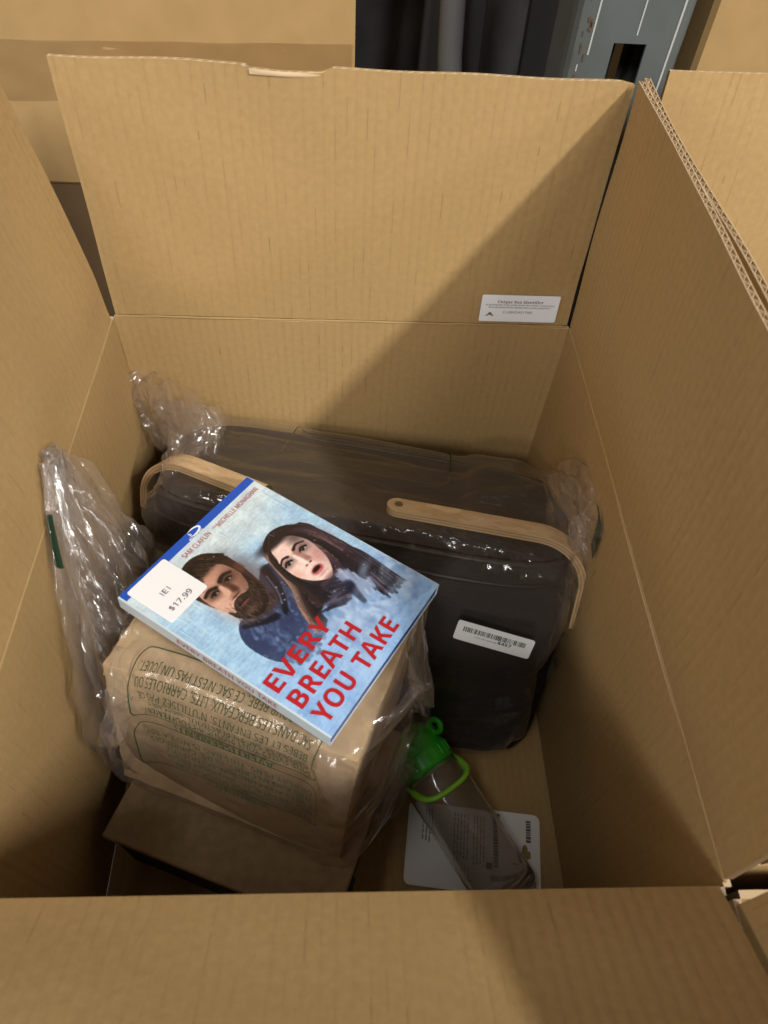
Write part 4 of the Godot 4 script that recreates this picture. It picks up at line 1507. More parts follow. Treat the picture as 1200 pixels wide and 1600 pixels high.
	brush([V(0.72, 0.69), V(0.70, 0.74), V(0.68, 0.79)], 0.022, 0.010, Color(0.07, 0.08, 0.15), 0.6, 0.9)
	# face
	var ws := Color(0.95, 0.82, 0.78)
	shape(smooth_poly([V(0.628, 0.39), V(0.66, 0.335), V(0.725, 0.322), V(0.795, 0.352), V(0.828, 0.42), V(0.818, 0.49), V(0.790, 0.555), V(0.735, 0.608), V(0.69, 0.612), V(0.63, 0.565), V(0.598, 0.49), V(0.602, 0.42)]), ws, 1.0)
	for k in 6:
		blob(0.845, 0.45 + k * 0.02, 0.075, 0.12, 8, Color(0.50, 0.36, 0.37), 0.13, 0.9)
	blob(0.66, 0.50, 0.05, 0.07, 0, Color(0.96, 0.86, 0.82), 0.5, 0.95)
	blob(0.70, 0.365, 0.06, 0.03, 0, Color(0.95, 0.84, 0.79), 0.5, 0.95)
	blob(0.775, 0.505, 0.03, 0.035, 0, Color(0.80, 0.52, 0.50), 0.5, 0.9)
	blob(0.620, 0.50, 0.022, 0.035, 0, Color(0.86, 0.62, 0.58), 0.5, 0.9)
	blob(0.70, 0.612, 0.07, 0.016, 0, Color(0.36, 0.25, 0.26), 0.6, 0.9)
	for e in [V(0.642, 0.437), V(0.764, 0.437)]:
		blob(e.x, e.y - 0.003, 0.042, 0.026, 0, Color(0.34, 0.23, 0.23), 0.75, 0.95)
		blob(e.x, e.y + 0.003, 0.021, 0.0095, 0, Color(0.80, 0.78, 0.78), 0.9, 0.35)
		blob(e.x - 0.002, e.y + 0.001, 0.0125, 0.0115, 0, Color(0.06, 0.045, 0.05), 1.0, 0.35)
		blob(e.x - 0.006, e.y - 0.002, 0.003, 0.003, 0, Color(0.9, 0.9, 0.9), 0.7, 0.5)
		brush([e + V(-0.027, 0.003), e + V(-0.002, -0.0095), e + V(0.028, 0.0)], 0.0045, 0.0055, Color(0.05, 0.035, 0.04), 0.85)
	brush([V(0.676, 0.413), V(0.645, 0.404), V(0.608, 0.418)], 0.006, 0.0035, Color(0.10, 0.065, 0.07), 0.7, 0.8)
	brush([V(0.726, 0.411), V(0.765, 0.400), V(0.808, 0.416)], 0.007, 0.0035, Color(0.10, 0.065, 0.07), 0.7, 0.8)
	# nose
	brush([V(0.720, 0.42), V(0.730, 0.46), V(0.733, 0.487)], 0.012, 0.014, Color(0.62, 0.44, 0.42), 0.45, 0.9)
	brush([V(0.699, 0.43), V(0.699, 0.465), V(0.700, 0.488)], 0.008, 0.010, Color(0.98, 0.90, 0.87), 0.5, 0.8)
	blob(0.690, 0.502, 0.009, 0.0045, 0, Color(0.32, 0.15, 0.15), 0.85, 0.6)
	blob(0.722, 0.502, 0.010, 0.005, 0, Color(0.24, 0.11, 0.11), 0.85, 0.6)
	# open mouth
	blob(0.702, 0.548, 0.038, 0.024, 0, Color(0.66, 0.26, 0.29), 0.95, 0.35)
	blob(0.702, 0.543, 0.029, 0.0125, 0, Color(0.09, 0.035, 0.04), 1.0, 0.35)
	blob(0.700, 0.560, 0.024, 0.006, 0, Color(0.84, 0.45, 0.47), 0.8, 0.5)
	blob(0.702, 0.578, 0.025, 0.007, 0, Color(0.60, 0.42, 0.41), 0.5, 0.9)
	# hair that frames the face
	blob(0.715, 0.318, 0.12, 0.034, 4, dark, 0.95, 0.5)
	blob(0.80, 0.37, 0.05, 0.05, 30, dark, 0.6, 0.9)
	for k in 110:
		var s := r.randf()
		brush([V(0.69 + s * 0.02, 0.295), V(0.630 - s * 0.02, 0.36), V(0.598 - s * 0.03, 0.46), V(0.602 - s * 0.05, 0.56), V(0.60 - s * 0.09 + r.randf() * 0.03, 0.60 + r.randf() * 0.07)], 0.0035, 0.005, dark.lerp(Color(0.30, 0.20, 0.18), s * s * r.randf()), 0.4)
		brush([V(0.70 + s * 0.03, 0.295), V(0.805 + s * 0.03, 0.36), V(0.838 + s * 0.03, 0.47), V(0.822 + s * 0.05, 0.58), V(0.79 + s * 0.09, 0.62 + r.randf() * 0.12)], 0.0035, 0.005, dark.lerp(Color(0.24, 0.16, 0.18), s * s * r.randf()), 0.4)
	# mottled tones and mist over the figures
	for y in range(60, CH):
		for x in CW:
			var k := (y * CW + x) * 3
			var w := 0.05 * n2.get_noise_2d(x * 1.5, y * 1.5) + 0.05 * n1.get_noise_2d(x * 3.0, y * 3.0 + 90)
			px[k] *= 1.0 + w * 1.4
			px[k + 1] *= 1.0 + w * 1.4
			px[k + 2] *= 1.0 + w * 1.4
	# frost over the lower part, drifts, snow and wet streaks
	for k in 200:
		var a := V(r.randf(), r.randf_range(0.62, 1.0))
		blob(a.x, a.y, r.randf_range(0.03, 0.09), r.randf_range(0.01, 0.03), r.randf_range(-40, 10), Color(0.56, 0.72, 0.92).lerp(Color(0.80, 0.88, 0.97), r.randf()), 0.2 * smoothstep(0.60, 0.80, a.y), 0.9)
	for k in 30:
		var a := V(r.randf_range(0.02, 0.98), r.randf_range(0.1, 0.3))
		if a.x > 0.2 and a.x < 0.52 or a.x > 0.56 and a.x < 0.92 and a.y > 0.12:
			continue
		brush([a, a + V(r.randf_range(-0.01, 0.01), 0.05), a + V(r.randf_range(-0.02, 0.02), r.randf_range(0.1, 0.2))], 0.0025, 0.001, Color(0.88, 0.94, 0.98), 0.35)
		brush([a + V(0.004, 0.0), a + V(0.006, 0.05), a + V(0.006, r.randf_range(0.1, 0.2))], 0.002, 0.001, Color(0.36, 0.52, 0.68), 0.2)
	for k in 420:
		var a := V(r.randf(), r.randf_range(0.06, 1.0))
		var rr := r.randf_range(0.0012, 0.0036)
		if a.x > 0.36 and a.x < 0.58 and a.y > 0.44 and a.y < 0.66:
			rr *= 1.4
		blob(a.x, a.y, rr, rr, 0, Color(0.86, 0.92, 0.98), r.randf_range(0.15, 0.75) * (0.15 if Vector2((a.x - 0.70) / 0.14, (a.y - 0.46) / 0.16).length() < 1.0 or Vector2((a.x - 0.34) / 0.15, (a.y - 0.32) / 0.2).length() < 1.0 else 1.0), 0.6)
	# a soft photographic finish: slight blur, then grain
	for pass_ in 2:
		var src := px.duplicate()
		for y in range(1, CH - 1):
			for x in range(1, CW - 1):
				var k := (y * CW + x) * 3
				for c in 3:
					px[k + c] = src[k + c] * 0.4 + (src[k + c - 3] + src[k + c + 3] + src[k + c - CW * 3] + src[k + c + CW * 3]) * 0.15
	for k in range(0, px.size(), 3):
		var g := r.randf_range(-0.022, 0.022)
		px[k] += g
		px[k + 1] += g
		px[k + 2] += g
	# blue band across the top
	for y in int(0.041 * CH):
		for x in CW:
			blend(x, y, Color(0.07, 0.32, 0.74), 1.0)
	for x in CW:
		blend(x, int(0.041 * CH), Color(0.75, 0.82, 0.9), 0.7)
	var bytes := PackedByteArray()
	bytes.resize(CW * CH * 3)
	for k in px.size():
		bytes[k] = clampi(int(px[k] * 255.0), 0, 255)
	return Image.create_from_data(CW, CH, false, Image.FORMAT_RGB8, bytes)

# ======================================================================= clear bags: lofted film tubes, then relaxed so that they crumple
class Film:
	var rings: int
	var n: int
	var p: PackedVector3Array
	var goal: PackedVector3Array
	var hold: PackedFloat32Array
	var slack: PackedFloat32Array

func loft(stations: Array, rings: int, n: int) -> Film:
	# station: {c, a, b, ha, hb, e, hold}: centre, two section directions, half sizes, superellipse power
	var f := Film.new()
	f.rings = rings
	f.n = n
	f.p = PackedVector3Array()
	f.hold = PackedFloat32Array()
	f.slack = PackedFloat32Array()
	# arc positions of the stations
	var s := [0.0]
	for k in stations.size() - 1:
		s.append(s[k] + stations[k].c.distance_to(stations[k + 1].c) + absf(stations[k].hb - stations[k + 1].hb) * 0.3)
	for r in rings:
		var d: float = s[-1] * r / (rings - 1)
		var k := 0
		while k < stations.size() - 2 and d > s[k + 1]:
			k += 1
		var t: float = clampf((d - s[k]) / maxf(1e-6, s[k + 1] - s[k]), 0, 1)
		var A: Dictionary = stations[k]
		var B: Dictionary = stations[k + 1]
		var P: Dictionary = stations[maxi(k - 1, 0)]
		var Q: Dictionary = stations[mini(k + 2, stations.size() - 1)]
		var c: Vector3 = A.c.cubic_interpolate(B.c, P.c, Q.c, t) if false else A.c.lerp(B.c, t)
		var a: Vector3 = A.a.lerp(B.a, t).normalized()
		var b: Vector3 = A.b.lerp(B.b, t)
		b = (b - a * b.dot(a)).normalized()
		var ha := lerpf(A.ha, B.ha, t)
		var hb := lerpf(A.hb, B.hb, t)
		var pw := lerpf(A.e, B.e, t)
		var hold := lerpf(A.hold, B.hold, t)
		f.slack.append(lerpf(A.get("s", 0.02), B.get("s", 0.02), t))
		# points spaced evenly along the section
		var fine := PackedVector3Array()
		var cum := PackedFloat32Array([0.0])
		for i in 241:
			var q := superellipse(TAU * i / 240.0, pw)
			fine.append(c + a * q.x * ha + b * q.y * hb)
			if i > 0:
				cum.append(cum[i - 1] + fine[i].distance_to(fine[i - 1]))
		var j := 0
		for i in n:
			var want: float = cum[240] * i / n
			while j < 239 and cum[j + 1] < want:
				j += 1
			f.p.append(fine[j].lerp(fine[j + 1], (want - cum[j]) / maxf(1e-7, cum[j + 1] - cum[j])))
			f.hold.append(hold)
	f.goal = f.p.duplicate()
	return f

func relax(f: Film, hulls: Array, iters: int, slack_ring: float, slack_axis: float, seed_: int, disc := false) -> void:
	var R := f.rings
	var n := f.n
	var p := f.p
	var ia := PackedInt32Array()
	var ib := PackedInt32Array()
	var rl := PackedFloat32Array()
	var sf := PackedFloat32Array()
	for r in R:
		for i in n:
			var k := r * n + i
			for q in [[0, 1, slack_ring, 0.9], [1, 0, slack_axis, 0.9], [1, 1, (slack_ring + slack_axis) * 0.5, 0.35], [1, -1, (slack_ring + slack_axis) * 0.5, 0.35], [0, 3, slack_ring * 0.99, 0.3], [3, 0, slack_axis * 0.99, 0.3], [0, 6, slack_ring * 0.985, 0.15]]:
				var r2: int = r + q[0]
				if r2 >= R:
					continue
				var k2: int = r2 * n + (i + int(q[1]) + n) % n
				ia.append(k)
				ib.append(k2)
				rl.append(maxf(0.0006, p[k].distance_to(p[k2]) * (float(q[2]) + f.slack[r] * 0.5)))
				sf.append(float(q[3]) * 0.5)
	var rg := RandomNumberGenerator.new()
	rg.seed = seed_
	var nz := noise(seed_, 26.0, 2)
	for k in p.size():
		var q := p[k]
		var am := 0.0035 * (1.0 - f.hold[k])
		p[k] = q + Vector3(nz.get_noise_3d(q.x, q.y, q.z), nz.get_noise_3d(q.x + 3.0, q.y, q.z), nz.get_noise_3d(q.x, q.y + 5.0, q.z)) * am * 2.0 + Vector3(rg.randf() - 0.5, rg.randf() - 0.5, rg.randf() - 0.5) * 0.0008
	var lowy := 0.0025
	var m := ia.size()
	var dn := d_n
	var dob := dA - dn * (d_thick + 0.0006)
	var dux := (dB - dA).normalized()
	var dvz := (dD - dA).normalized()
	for it in iters:
		for c in m:
			var a := ia[c]
			var b := ib[c]
			var d := p[b] - p[a]
			var l := d.length()
			if l > 1e-7:
				d *= (l - rl[c]) / l * sf[c]
				p[a] += d
				p[b] -= d
		var pull := 0.004
		for k in p.size():
			var q := p[k]
			var h := f.hold[k]
			q += (f.goal[k] - q) * (pull + 0.5 * h * h)
			q.y -= 0.00002
			if f.slack[k / n] < 0.0:
				var far := -1e9
				var fp: Plane
				for pl: Plane in hulls[0]:
					var d := pl.distance_to(q)
					if d > far:
						far = d
						fp = pl
				if far > 0.0035:
					q -= fp.normal * minf(0.002, (far - 0.0035) * 0.15)
			for hull in hulls:
				var best := -1e9
				var bp: Plane
				for pl: Plane in hull:
					var d := pl.distance_to(q)
					if d > best:
						best = d
						bp = pl
						if d > 0.0025:
							break
				if best < 0.0025:
					q += bp.normal * (0.0025 - best)
			if disc:
				var w := q - dob
				var uu := w.dot(dux)
				var vv := w.dot(dvz)
				if uu > -0.002 and uu < 0.14 and vv > -0.002 and vv < 0.175 and w.dot(dn) > 0.0:
					q -= dn * w.dot(dn)
			q.x = clampf(q.x, -0.2005, 0.2005) if q.y < 0.306 else clampf(q.x, -0.214, 0.2)
			q.y = maxf(q.y, lowy)
			q.z = maxf(q.z, 0.0025)
			p[k] = q
	# the film is stiff: iron out the small ripples, most where it hangs free
	for pass_ in 5:
		var o := p.duplicate()
		for r in range(1, R - 1):
			var w := 0.5 * smoothstep(-0.02, 0.05, f.slack[r])
			for i in n:
				var k := r * n + i
				p[k] = o[k].lerp((o[k - n] + o[k + n] + o[r * n + (i + 1) % n] + o[r * n + (i + n - 1) % n]) * 0.25, w)
	f.p = p

func inner_layer(stations: Array, ka: float, kb: float, rings: int) -> Film:
	var list := []
	for s in stations:
		var d: Dictionary = s.duplicate()
		d.ha *= ka
		d.hb *= kb
		d.s = 0.13
		list.append(d)
	return loft(list, rings, 72)

# point on the film: ring coordinate r (0..rings-1), around i (0..n)
func film_at(f: Film, r: float, i: float) -> Vector3:
	r = clampf(r, 0.0, f.rings - 1.001)
	var r0 := int(r)
	var fi := fposmod(i, f.n)
	var i0 := int(fi) % f.n
	var i1 := (i0 + 1) % f.n
	var a := f.p[r0 * f.n + i0].lerp(f.p[r0 * f.n + i1], fi - floorf(fi))
	var b := f.p[(r0 + 1) * f.n + i0].lerp(f.p[(r0 + 1) * f.n + i1], fi - floorf(fi))
	return a.lerp(b, r - r0)

func film_normal(f: Film, r: float, i: float) -> Vector3:
	var e := 0.6
	var n := (film_at(f, r, i + e) - film_at(f, r, i - e)).cross(film_at(f, r + e, i) - film_at(f, r - e, i))
	return n.normalized() if n.length() > 1e-12 else Vector3.UP

# refined twice with smooth curves in both directions
func film_mesh(f: Film, crinkle := 0.0, body := 0.0003) -> ArrayMesh:
	var R := f.rings
	var n := f.n
	var k := 2
	var nr := (R - 1) * k + 1
	var nn := n * k
	# around
	var mid := PackedVector3Array()
	for r in R:
		for i in nn + 1:
			var b := (i / k) % n
			var t := float(i % k) / k
			mid.append(f.p[r * n + b].cubic_interpolate(f.p[r * n + (b + 1) % n], f.p[r * n + (b - 1 + n) % n], f.p[r * n + (b + 2) % n], t))
	var pts := PackedVector3Array()
	var uv := PackedVector2Array()
	var w := nn + 1
	var around := 0.0
	for i in n:
		around += f.p[(R / 2) * n + i].distance_to(f.p[(R / 2) * n + (i + 1) % n])
	var along := 0.0
	for r in R - 1:
		along += f.p[r * n].distance_to(f.p[(r + 1) * n])
	for rr in nr:
		var r := mini(rr / k, R - 2)
		var t := float(rr - r * k) / k
		for i in w:
			pts.append(mid[r * w + i].cubic_interpolate(mid[(r + 1) * w + i], mid[maxi(r - 1, 0) * w + i], mid[mini(r + 2, R - 1) * w + i], t))
			uv.append(Vector2(around * i / nn, along * rr / (nr - 1)))
	# sharp gathered folds where the film is loose
	var nz := noise(777 + R, 1.0, 1)
	nz.fractal_type = FastNoiseLite.FRACTAL_RIDGED
	var nz2 := noise(778, 1.0, 2)
	var base := grid_mesh(pts, w, nr, uv, true).surface_get_arrays(0)
	var nor: PackedVector3Array = base[Mesh.ARRAY_NORMAL]
	for rr in nr:
		var sl := f.slack[mini(rr / k, R - 1)]
		var amp := 0.0085 * smoothstep(0.0, 0.1, sl) + body
		for i in w:
			var a := TAU * i / nn
			var q := Vector3(cos(a) * 2.1, sin(a) * 2.1, along * rr / (nr - 1) * 6.0)
			q += Vector3(nz2.get_noise_3dv(q * 0.4), nz2.get_noise_3dv(q * 0.4 + Vector3(9, 0, 0)), nz2.get_noise_3dv(q * 0.4 + Vector3(0, 9, 0))) * 0.9
			# long creases along the film, then some that cross them
			var h := nz.get_noise_3dv(q * 0.62)
			var q2 := Vector3(q.x * 0.7 + q.z * 0.9, q.y * 0.7 - q.z * 0.9, q.x * 0.5 + 7.0)
			h += 0.45 * nz.get_noise_3dv(q2 * 1.1) + 0.16 * nz.get_noise_3dv(q2 * 3.1 + q * 0.7)
			pts[rr * w + i] += nor[rr * w + i] * amp * h
			# crinkles where the film is pulled over the front top edge
			var near := exp(-pow((float(i) / k - 14.0) / 3.2, 2.0))
			if crinkle > 0.0 and near > 0.02:
				var c3 := Vector3(along * rr / (nr - 1) * 55.0, float(i) / k * 0.35, 3.0)
				c3 += Vector3(nz2.get_noise_3dv(c3 * 0.6), nz2.get_noise_3dv(c3 * 0.6 + Vector3(5, 0, 0)), 0) * 0.8
				pts[rr * w + i] += nor[rr * w + i] * (crinkle * near * (nz.get_noise_3dv(c3) * 0.5 + 0.5))
	return grid_mesh(pts, w, nr, uv, true)

# print on the film: text whose right runs along -ring or +ring and up runs along the around-index
func film_text(st: SurfaceTool, f: Film, s: String, font: Font, r0: float, i0: float, cap: float, width: float, rstep: float, istep: float, rdir: float, idir: float, lift := 0.0006) -> void:
	var L := letters(s, font)
	var ky: float = cap / L.cap
	var kx: float = width / L.w if width > 0.0 else ky
	var t: PackedVector2Array = L.tri
	for q in t.size():
		var r: float = r0 + rdir * (t[q].x - L.lo) * kx / rstep
		var i: float = arc_i(i0 + idir * (t[q].y - L.base) * ky)
		vert(st, Vector3.UP, film_at(f, r, i) + film_out(f, r, i) * lift, Vector2.ZERO)

# metres round the film at one ring, measured from the front top edge -> around-index
var arc_cum := PackedFloat32Array()
var arc_edge := 0.0
func arc_i(m: float) -> float:
	var n := arc_cum.size() - 1
	var w := fposmod(arc_edge + m, arc_cum[n])
	var k := 0
	while k < n - 1 and arc_cum[k + 1] < w:
		k += 1
	var i := k + (w - arc_cum[k]) / maxf(1e-6, arc_cum[k + 1] - arc_cum[k])
	return i if i < n * 0.6 else i - n

func arc_measure(f: Film, ring: int) -> void:
	arc_cum = PackedFloat32Array([0.0])
	var best := -9.0
	for i in f.n:
		var q := f.p[ring * f.n + i]
		if q.y * 0.6 + q.z * 0.8 > best:
			best = q.y * 0.6 + q.z * 0.8
			arc_edge = arc_cum[i]
		arc_cum.append(arc_cum[i] + q.distance_to(f.p[ring * f.n + (i + 1) % f.n]))

var film_sign := 1.0
func film_out(f: Film, r: float, i: float) -> Vector3:
	return film_normal(f, r, i) * film_sign

func film_line(st: SurfaceTool, f: Film, path: Array, w: float, lift := 0.0006) -> void:
	# path of (ring, around) points, drawn as a ribbon w metres wide
	var n := path.size()
	for k in n - 1:
		var a: Vector2 = path[k]
		var b: Vector2 = path[k + 1]
		var steps := maxi(1, int(a.distance_to(b) * 1.5))
		for s in steps:
			var p0 := a.lerp(b, float(s) / steps)
			var p1 := a.lerp(b, float(s + 1) / steps)
			var q0 := film_at(f, p0.x, p0.y)
			var q1 := film_at(f, p1.x, p1.y)
			var nn := film_out(f, p0.x, p0.y)
			var sd := (q1 - q0).cross(nn).normalized() * w * 0.5
			quad(st, q0 - sd + nn * lift, q1 - sd + nn * lift, q1 + sd + nn * lift, q0 + sd + nn * lift)

func film_frame(st: SurfaceTool, f: Film, r0: float, r1: float, i0: float, i1: float, w: float) -> void:
	var cr := absf(r1 - r0) * 0.06
	var ci := absf(i1 - i0) * 0.18
	var sr := signf(r1 - r0)
	var si := signf(i1 - i0)
	var path := []
	for c in [[r1 - sr * cr, i1 - si * ci, 1, 1], [r0 + sr * cr, i1 - si * ci, -1, 1], [r0 + sr * cr, i0 + si * ci, -1, -1], [r1 - sr * cr, i0 + si * ci, 1, -1]]:
		var steps := 6
		for k in steps + 1:
			var t := PI * 0.5 * k / steps
			var x: float
			var y: float
			if c[2] * c[3] > 0:
				x = cos(t) if c[2] > 0 else cos(t)
				y = sin(t)
			else:
				x = sin(t)
				y = cos(t)
			path.append(Vector2(c[0] + sr * cr * absf(x) * c[2], c[1] + si * ci * absf(y) * c[3]))
	path.append(path[0])
	film_line(st, f, path, w)

func film_patch(st: SurfaceTool, f: Film, r0: float, r1: float, i0: float, i1: float, lift := 0.0005) -> void:
	var m := 14
	var nz := noise(int(r0 * 7 + i0), 0.5, 2)
	for a in m:
		for b in m:
			var P := []
			for q in [[0, 0], [1, 0], [1, 1], [0, 1]]:
				var u := float(a + q[0]) / m
				var v := float(b + q[1]) / m
				var r := lerpf(r0, r1, u)
				var i := lerpf(i0, i1, v)
				P.append(film_at(f, r, i) + film_out(f, r, i) * lift)
			quad(st, P[0], P[1], P[2], P[3])

func build_bags():
	# ---- bag round the cooler basket: a film tube along the basket, flattened at both ends
	var mid := func(a: float, b: float, d: float) -> Vector3:
		return tote_corner(a, b, d)
	var fa := tF
	var fb := -tD
	var A := [
		{"c": Vector3(-0.170, 0.222, 0.014), "a": Vector3(0.9, 0, 0.43), "b": Vector3(-0.1, 1, 0), "ha": 0.046, "hb": 0.010, "e": 2.0, "hold": 0.5, "s": 0.08},
		{"c": Vector3(-0.166, 0.206, 0.024), "a": Vector3(0.85, 0, 0.5), "b": Vector3(-0.1, 1, 0), "ha": 0.054, "hb": 0.034, "e": 2.0, "hold": 0.3, "s": 0.09},
		{"c": Vector3(-0.160, 0.178, 0.052), "a": Vector3(0.6, 0, 0.8), "b": Vector3.UP, "ha": 0.054, "hb": 0.064, "e": 2.2, "hold": 0.1, "s": 0.07},
		{"c": mid.call(-0.235, 0.080, 0.080), "a": fa, "b": fb, "ha": 0.078, "hb": 0.112, "e": 3.2, "hold": 0.0, "s": 0.05},
		{"c": mid.call(-0.20, 0.078, 0.086), "a": fa, "b": fb, "ha": 0.092, "hb": 0.118, "e": 6.0, "hold": 0.0, "s": -0.03},
		{"c": mid.call(-0.03, 0.076, 0.090), "a": fa, "b": fb, "ha": 0.094, "hb": 0.120, "e": 6.0, "hold": 0.0, "s": -0.03},
		{"c": mid.call(0.09, 0.076, 0.090), "a": fa, "b": fb, "ha": 0.096, "hb": 0.120, "e": 4.0, "hold": 0.0, "s": 0.03},
		{"c": mid.call(0.125, 0.070, 0.088), "a": fa, "b": fb, "ha": 0.082, "hb": 0.126, "e": 3.0, "hold": 0.0, "s": 0.06},
		{"c": Vector3(0.190, 0.140, 0.160), "a": Vector3(0.1, 0, 1), "b": Vector3(0, 0.92, -0.38), "ha": 0.034, "hb": 0.136, "e": 2.5, "hold": 0.1, "s": 0.09},
		{"c": Vector3(0.196, 0.136, 0.226), "a": Vector3(0.5, 0, 0.86), "b": Vector3(0.0, 0.86, -0.51), "ha": 0.008, "hb": 0.140, "e": 2.0, "hold": 0.5, "s": 0.1},
	]
	var fA := loft(A, 96, 104)
	var c8 := [tote_corner(-0.237, -0.008, -0.020), tote_corner(0.122, -0.008, -0.020), tote_corner(0.122, 0.155, -0.008), tote_corner(-0.237, 0.155, -0.008),
		tote_corner(-0.237, -0.010, 0.236), tote_corner(0.138, -0.010, 0.236), tote_corner(0.118, 0.155, 0.166), tote_corner(-0.237, 0.155, 0.166)]
	relax(fA, [hexa_planes(c8), hexa_planes(carton_c)], 80, 1.01, 1.01, 301)
	var bagA := thing("basket_bag", "clear crumpled plastic bag around the dark cooler basket, barcode sticker on front", "plastic bag", Vector3(0.02, 0.003, 0.18))
	part("film", film_mesh(fA, 0.0032, 0.0016), M.film, bagA)
	# loose ends are gathered into a second, inner layer
	part("gathered_film", film_mesh(inner_layer(A.slice(0, 4), 0.82, 0.72, 41)), M.film, bagA)
	var tail := A.slice(7, 10)
	part("gathered_film", film_mesh(inner_layer(tail, 0.9, 0.9, 37)), M.film, bagA)
	# printed panel on the top of that bag
	film_sign = 1.0
	var cA := film_at(fA, 48, 0)
	var st := newst()
	film_frame(st, fA, 38, 62, 13 + 26, 13 + 14, 0.0012)
	part("printed_panel", st.commit(), M.green_ink_dark, bagA)
	st = newst()
	film_patch(st, fA, 89, 92, 19, 26)
	part("printed_patch", st.commit(), M.green_ink_solid, bagA)
	# barcode sticker on the front of the bag
	var so := tote_corner(0.0705, -0.026, 0.058)
	var sR := (te * 0.985 + tD * 0.10 + tF * 0.02).normalized()
	var sU := (-tD - sR * (-tD).dot(sR)).normalized()
	var sN := sR.cross(sU).normalized()
	var stk := part("barcode_sticker", sheet(so, sR, sU, 0.0325, 0.0105, 0.0022, 0.0004), M.sticker, bagA)
	stk.set_meta("label", "white barcode sticker on the bag front")
	st = newst()
	var rr := RandomNumberGenerator.new()
	rr.seed = 12
	var x := -0.0265
	while x < 0.0262:
		var w: float = [0.0003, 0.0005, 0.0009][rr.randi_range(0, 2)]
		bar_into(st, so + sN * 0.0006, sR, sU, x, 0.0002, w, 0.0052)
		x += w + [0.0003, 0.0004, 0.0008][rr.randi_range(0, 2)]
	text_into(st, "8457", font_bold, so + sN * 0.0006 + sR * 0.004 - sU * 0.0036, sR, sU, 0.0031, 0.0115)
	text_into(st, "LPN RS 86998", font_sans, so + sN * 0.0006 - sR * 0.0155 - sU * 0.0036, sR, sU, 0.0013, 0.0185)
	part("barcode_print", st.commit(), M.ink, stk)

	# ---- bag round the kraft parcel: open end crumpled up against the left wall
	var u := Vector3(0.9377, 0, 0.3475)
	var v := Vector3(-0.3475, 0, 0.9377)
	var B := [
		{"c": Vector3(-0.196, 0.345, 0.200), "a": Vector3(0, -0.2, 1), "b": Vector3(1, 0, 0), "ha": 0.012, "hb": 0.004, "e": 2.0, "hold": 0.7, "s": 0.1},
		{"c": Vector3(-0.190, 0.310, 0.222), "a": Vector3(0.1, -0.35, 1), "b": Vector3(1, 0.2, 0), "ha": 0.042, "hb": 0.012, "e": 2.0, "hold": 0.35, "s": 0.12},
		{"c": Vector3(-0.180, 0.265, 0.243), "a": Vector3(0.05, -0.35, 1), "b": Vector3(0.9, 0.5, 0), "ha": 0.066, "hb": 0.024, "e": 2.2, "hold": 0.12, "s": 0.12},
		{"c": Vector3(-0.166, 0.205, 0.262), "a": Vector3(-0.1, -0.15, 1), "b": Vector3(0.5, 0.85, 0), "ha": 0.078, "hb": 0.058, "e": 2.6, "hold": 0.0, "s": 0.1},
		{"c": Vector3(-0.140, 0.165, 0.268), "a": v, "b": Vector3(0.1, 1, -0.1), "ha": 0.082, "hb": 0.092, "e": 3.5, "hold": 0.0, "s": 0.05},
		{"c": Vector3(-0.105, 0.182, 0.285), "a": v, "b": Vector3(0, 1, -0.16), "ha": 0.080, "hb": 0.084, "e": 9.0, "hold": 0.0, "s": -0.04},
		{"c": Vector3(-0.058, 0.182, 0.302), "a": v, "b": Vector3(0, 1, -0.16), "ha": 0.080, "hb": 0.084, "e": 9.0, "hold": 0.0, "s": -0.04},
		{"c": Vector3(-0.005, 0.180, 0.321), "a": v, "b": Vector3(0, 1, -0.16), "ha": 0.080, "hb": 0.084, "e": 9.0, "hold": 0.0, "s": -0.03},
		{"c": Vector3(0.032, 0.155, 0.334), "a": v, "b": Vector3.UP, "ha": 0.080, "hb": 0.104, "e": 3.6, "hold": 0.0, "s": 0.05},
		{"c": Vector3(0.052, 0.160, 0.336), "a": v, "b": Vector3(-0.05, 1, -0.05), "ha": 0.040, "hb": 0.100, "e": 2.6, "hold": 0.0, "s": 0.09},
		{"c": Vector3(0.062, 0.170, 0.325), "a": Vector3(-0.5, 0, 0.86), "b": Vector3(0.12, 1, -0.25), "ha": 0.005, "hb": 0.092, "e": 2.0, "hold": 0.3, "s": 0.1},
	]
	var fB := loft(B, 104, 104)
	relax(fB, [hexa_planes(carton_c)], 80, 1.0, 1.0, 302, true)
	var bagB := thing("parcel_bag", "clear plastic bag with green warning print around the kraft parcel", "plastic bag", Vector3(-0.07, 0.062, 0.3))
	part("film", film_mesh(fB, 0.0016), M.film2, bagB)
	part("gathered_film", film_mesh(inner_layer(B.slice(0, 4), 0.8, 0.55, 47)), M.film2, bagB)
	# where the top front edge of the parcel runs: around-index of the front top corner
	var rstep := 0.0
	for r in range(50, 85):
		rstep += film_at(fB, r, 6).distance_to(film_at(fB, r + 1, 6)) / 35.0
	var istep := 0.0
	for i in 104:
		istep += film_at(fB, 66, i).distance_to(film_at(fB, 66, i + 1)) / 104.0
	film_sign = 1.0
	if film_normal(fB, 66, 26).y < 0.0:
		film_sign = -1.0
	# i rises from the front middle (0) over the top edge (about 13) to the back; the print is upside down for the viewer
	arc_measure(fB, 66)
	st = newst()
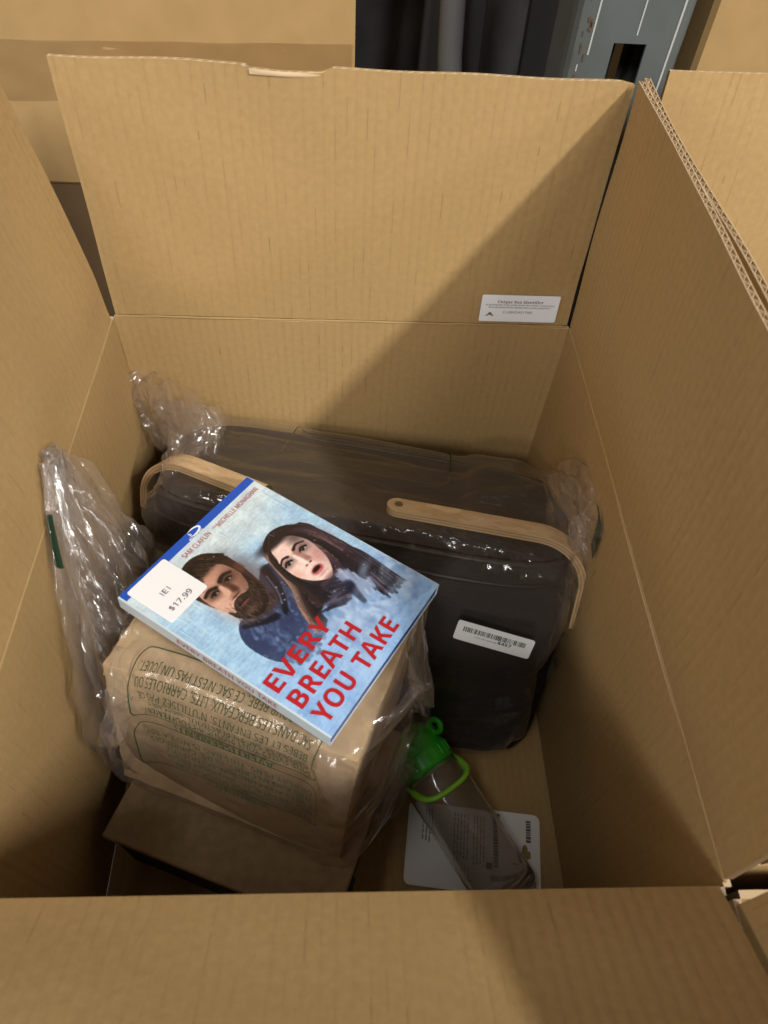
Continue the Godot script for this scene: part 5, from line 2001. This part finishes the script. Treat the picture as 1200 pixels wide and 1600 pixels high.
	var lines_en := ["OR PLAY PENS. THIS BAG IS NOT A TOY.", "THIS BAG IN CRIBS, BEDS, CARRIAGES", "BABIES AND CHILDREN. DO NOT USE", "KEEP THIS PLASTIC BAG AWAY FROM", "TO AVOID DANGER OF SUFFOCATION"]
	var lines_fr := ["PARCS POUR BEBE. CE SAC N'EST PAS UN JOUET.", "SAC DANS LES BERCEAUX, LITS, CARRIOLES OU", "BEBES ET LES ENFANTS. N'UTILISEZ PAS CE", "GARDEZ CE SAC EN PLASTIQUE LOIN DES", "POUR EVITER TOUT RISQUE D'ETOUFFEMENT"]
	var lp := 0.0105
	var rR := 85.0      # ring of the text's left margin (viewer's right)
	var wid := 0.128
	# the print is upside down for the viewer: the French block starts on the top face and comes down the front
	for k in 5:
		film_text(st, fB, lines_fr[k], font_sans, rR, (1.6 - k) * lp, 0.0067, wid * [1.0, 1.0, 0.98, 0.9, 0.95][k], rstep, istep, -1.0, -1.0)
	for k in 5:
		film_text(st, fB, lines_en[k], font_sans, rR, (-5.0 - k * 0.92) * lp, 0.0062, wid * [0.98, 0.95, 0.86, 0.86, 0.82][k], rstep, istep, -1.0, -1.0)
	part("warning_print", st.commit(), M.green_ink, bagB)
	st = newst()
	film_text(st, fB, "AVERTISSEMENT:", font_bold, rR - 0.028 / rstep, -3.45 * lp, 0.0074, 0.07, rstep, istep, -1.0, -1.0)
	film_text(st, fB, "WARNING:", font_bold, rR - 0.036 / rstep, -9.75 * lp, 0.0062, 0.042, rstep, istep, -1.0, -1.0)
	film_text(st, fB, "ADVERTENCIA:", font_bold, rR - 0.03 / rstep, 4.0 * lp, 0.0074, 0.06, rstep, istep, -1.0, -1.0)
	part("warning_heading", st.commit(), M.green_ink, bagB)
	var rL := rR - (wid + 0.006) / rstep
	for fr in [[0.0, 2.6, -3.25], [0.0, -4.1, -9.5], [2.0, 4.9, 9.0]]:
		st = newst()
		film_frame(st, fB, rR + 0.006 / rstep, rL - fr[0], arc_i(fr[1] * lp), arc_i(fr[2] * lp), 0.0009)
		part("warning_frame", st.commit(), M.green_ink, bagB)
	# solid green print on the loose end
	st = newst()
	film_patch(st, fB, 4, 9, 98, 105)
	part("printed_patch", st.commit(), M.green_ink_solid, bagB)
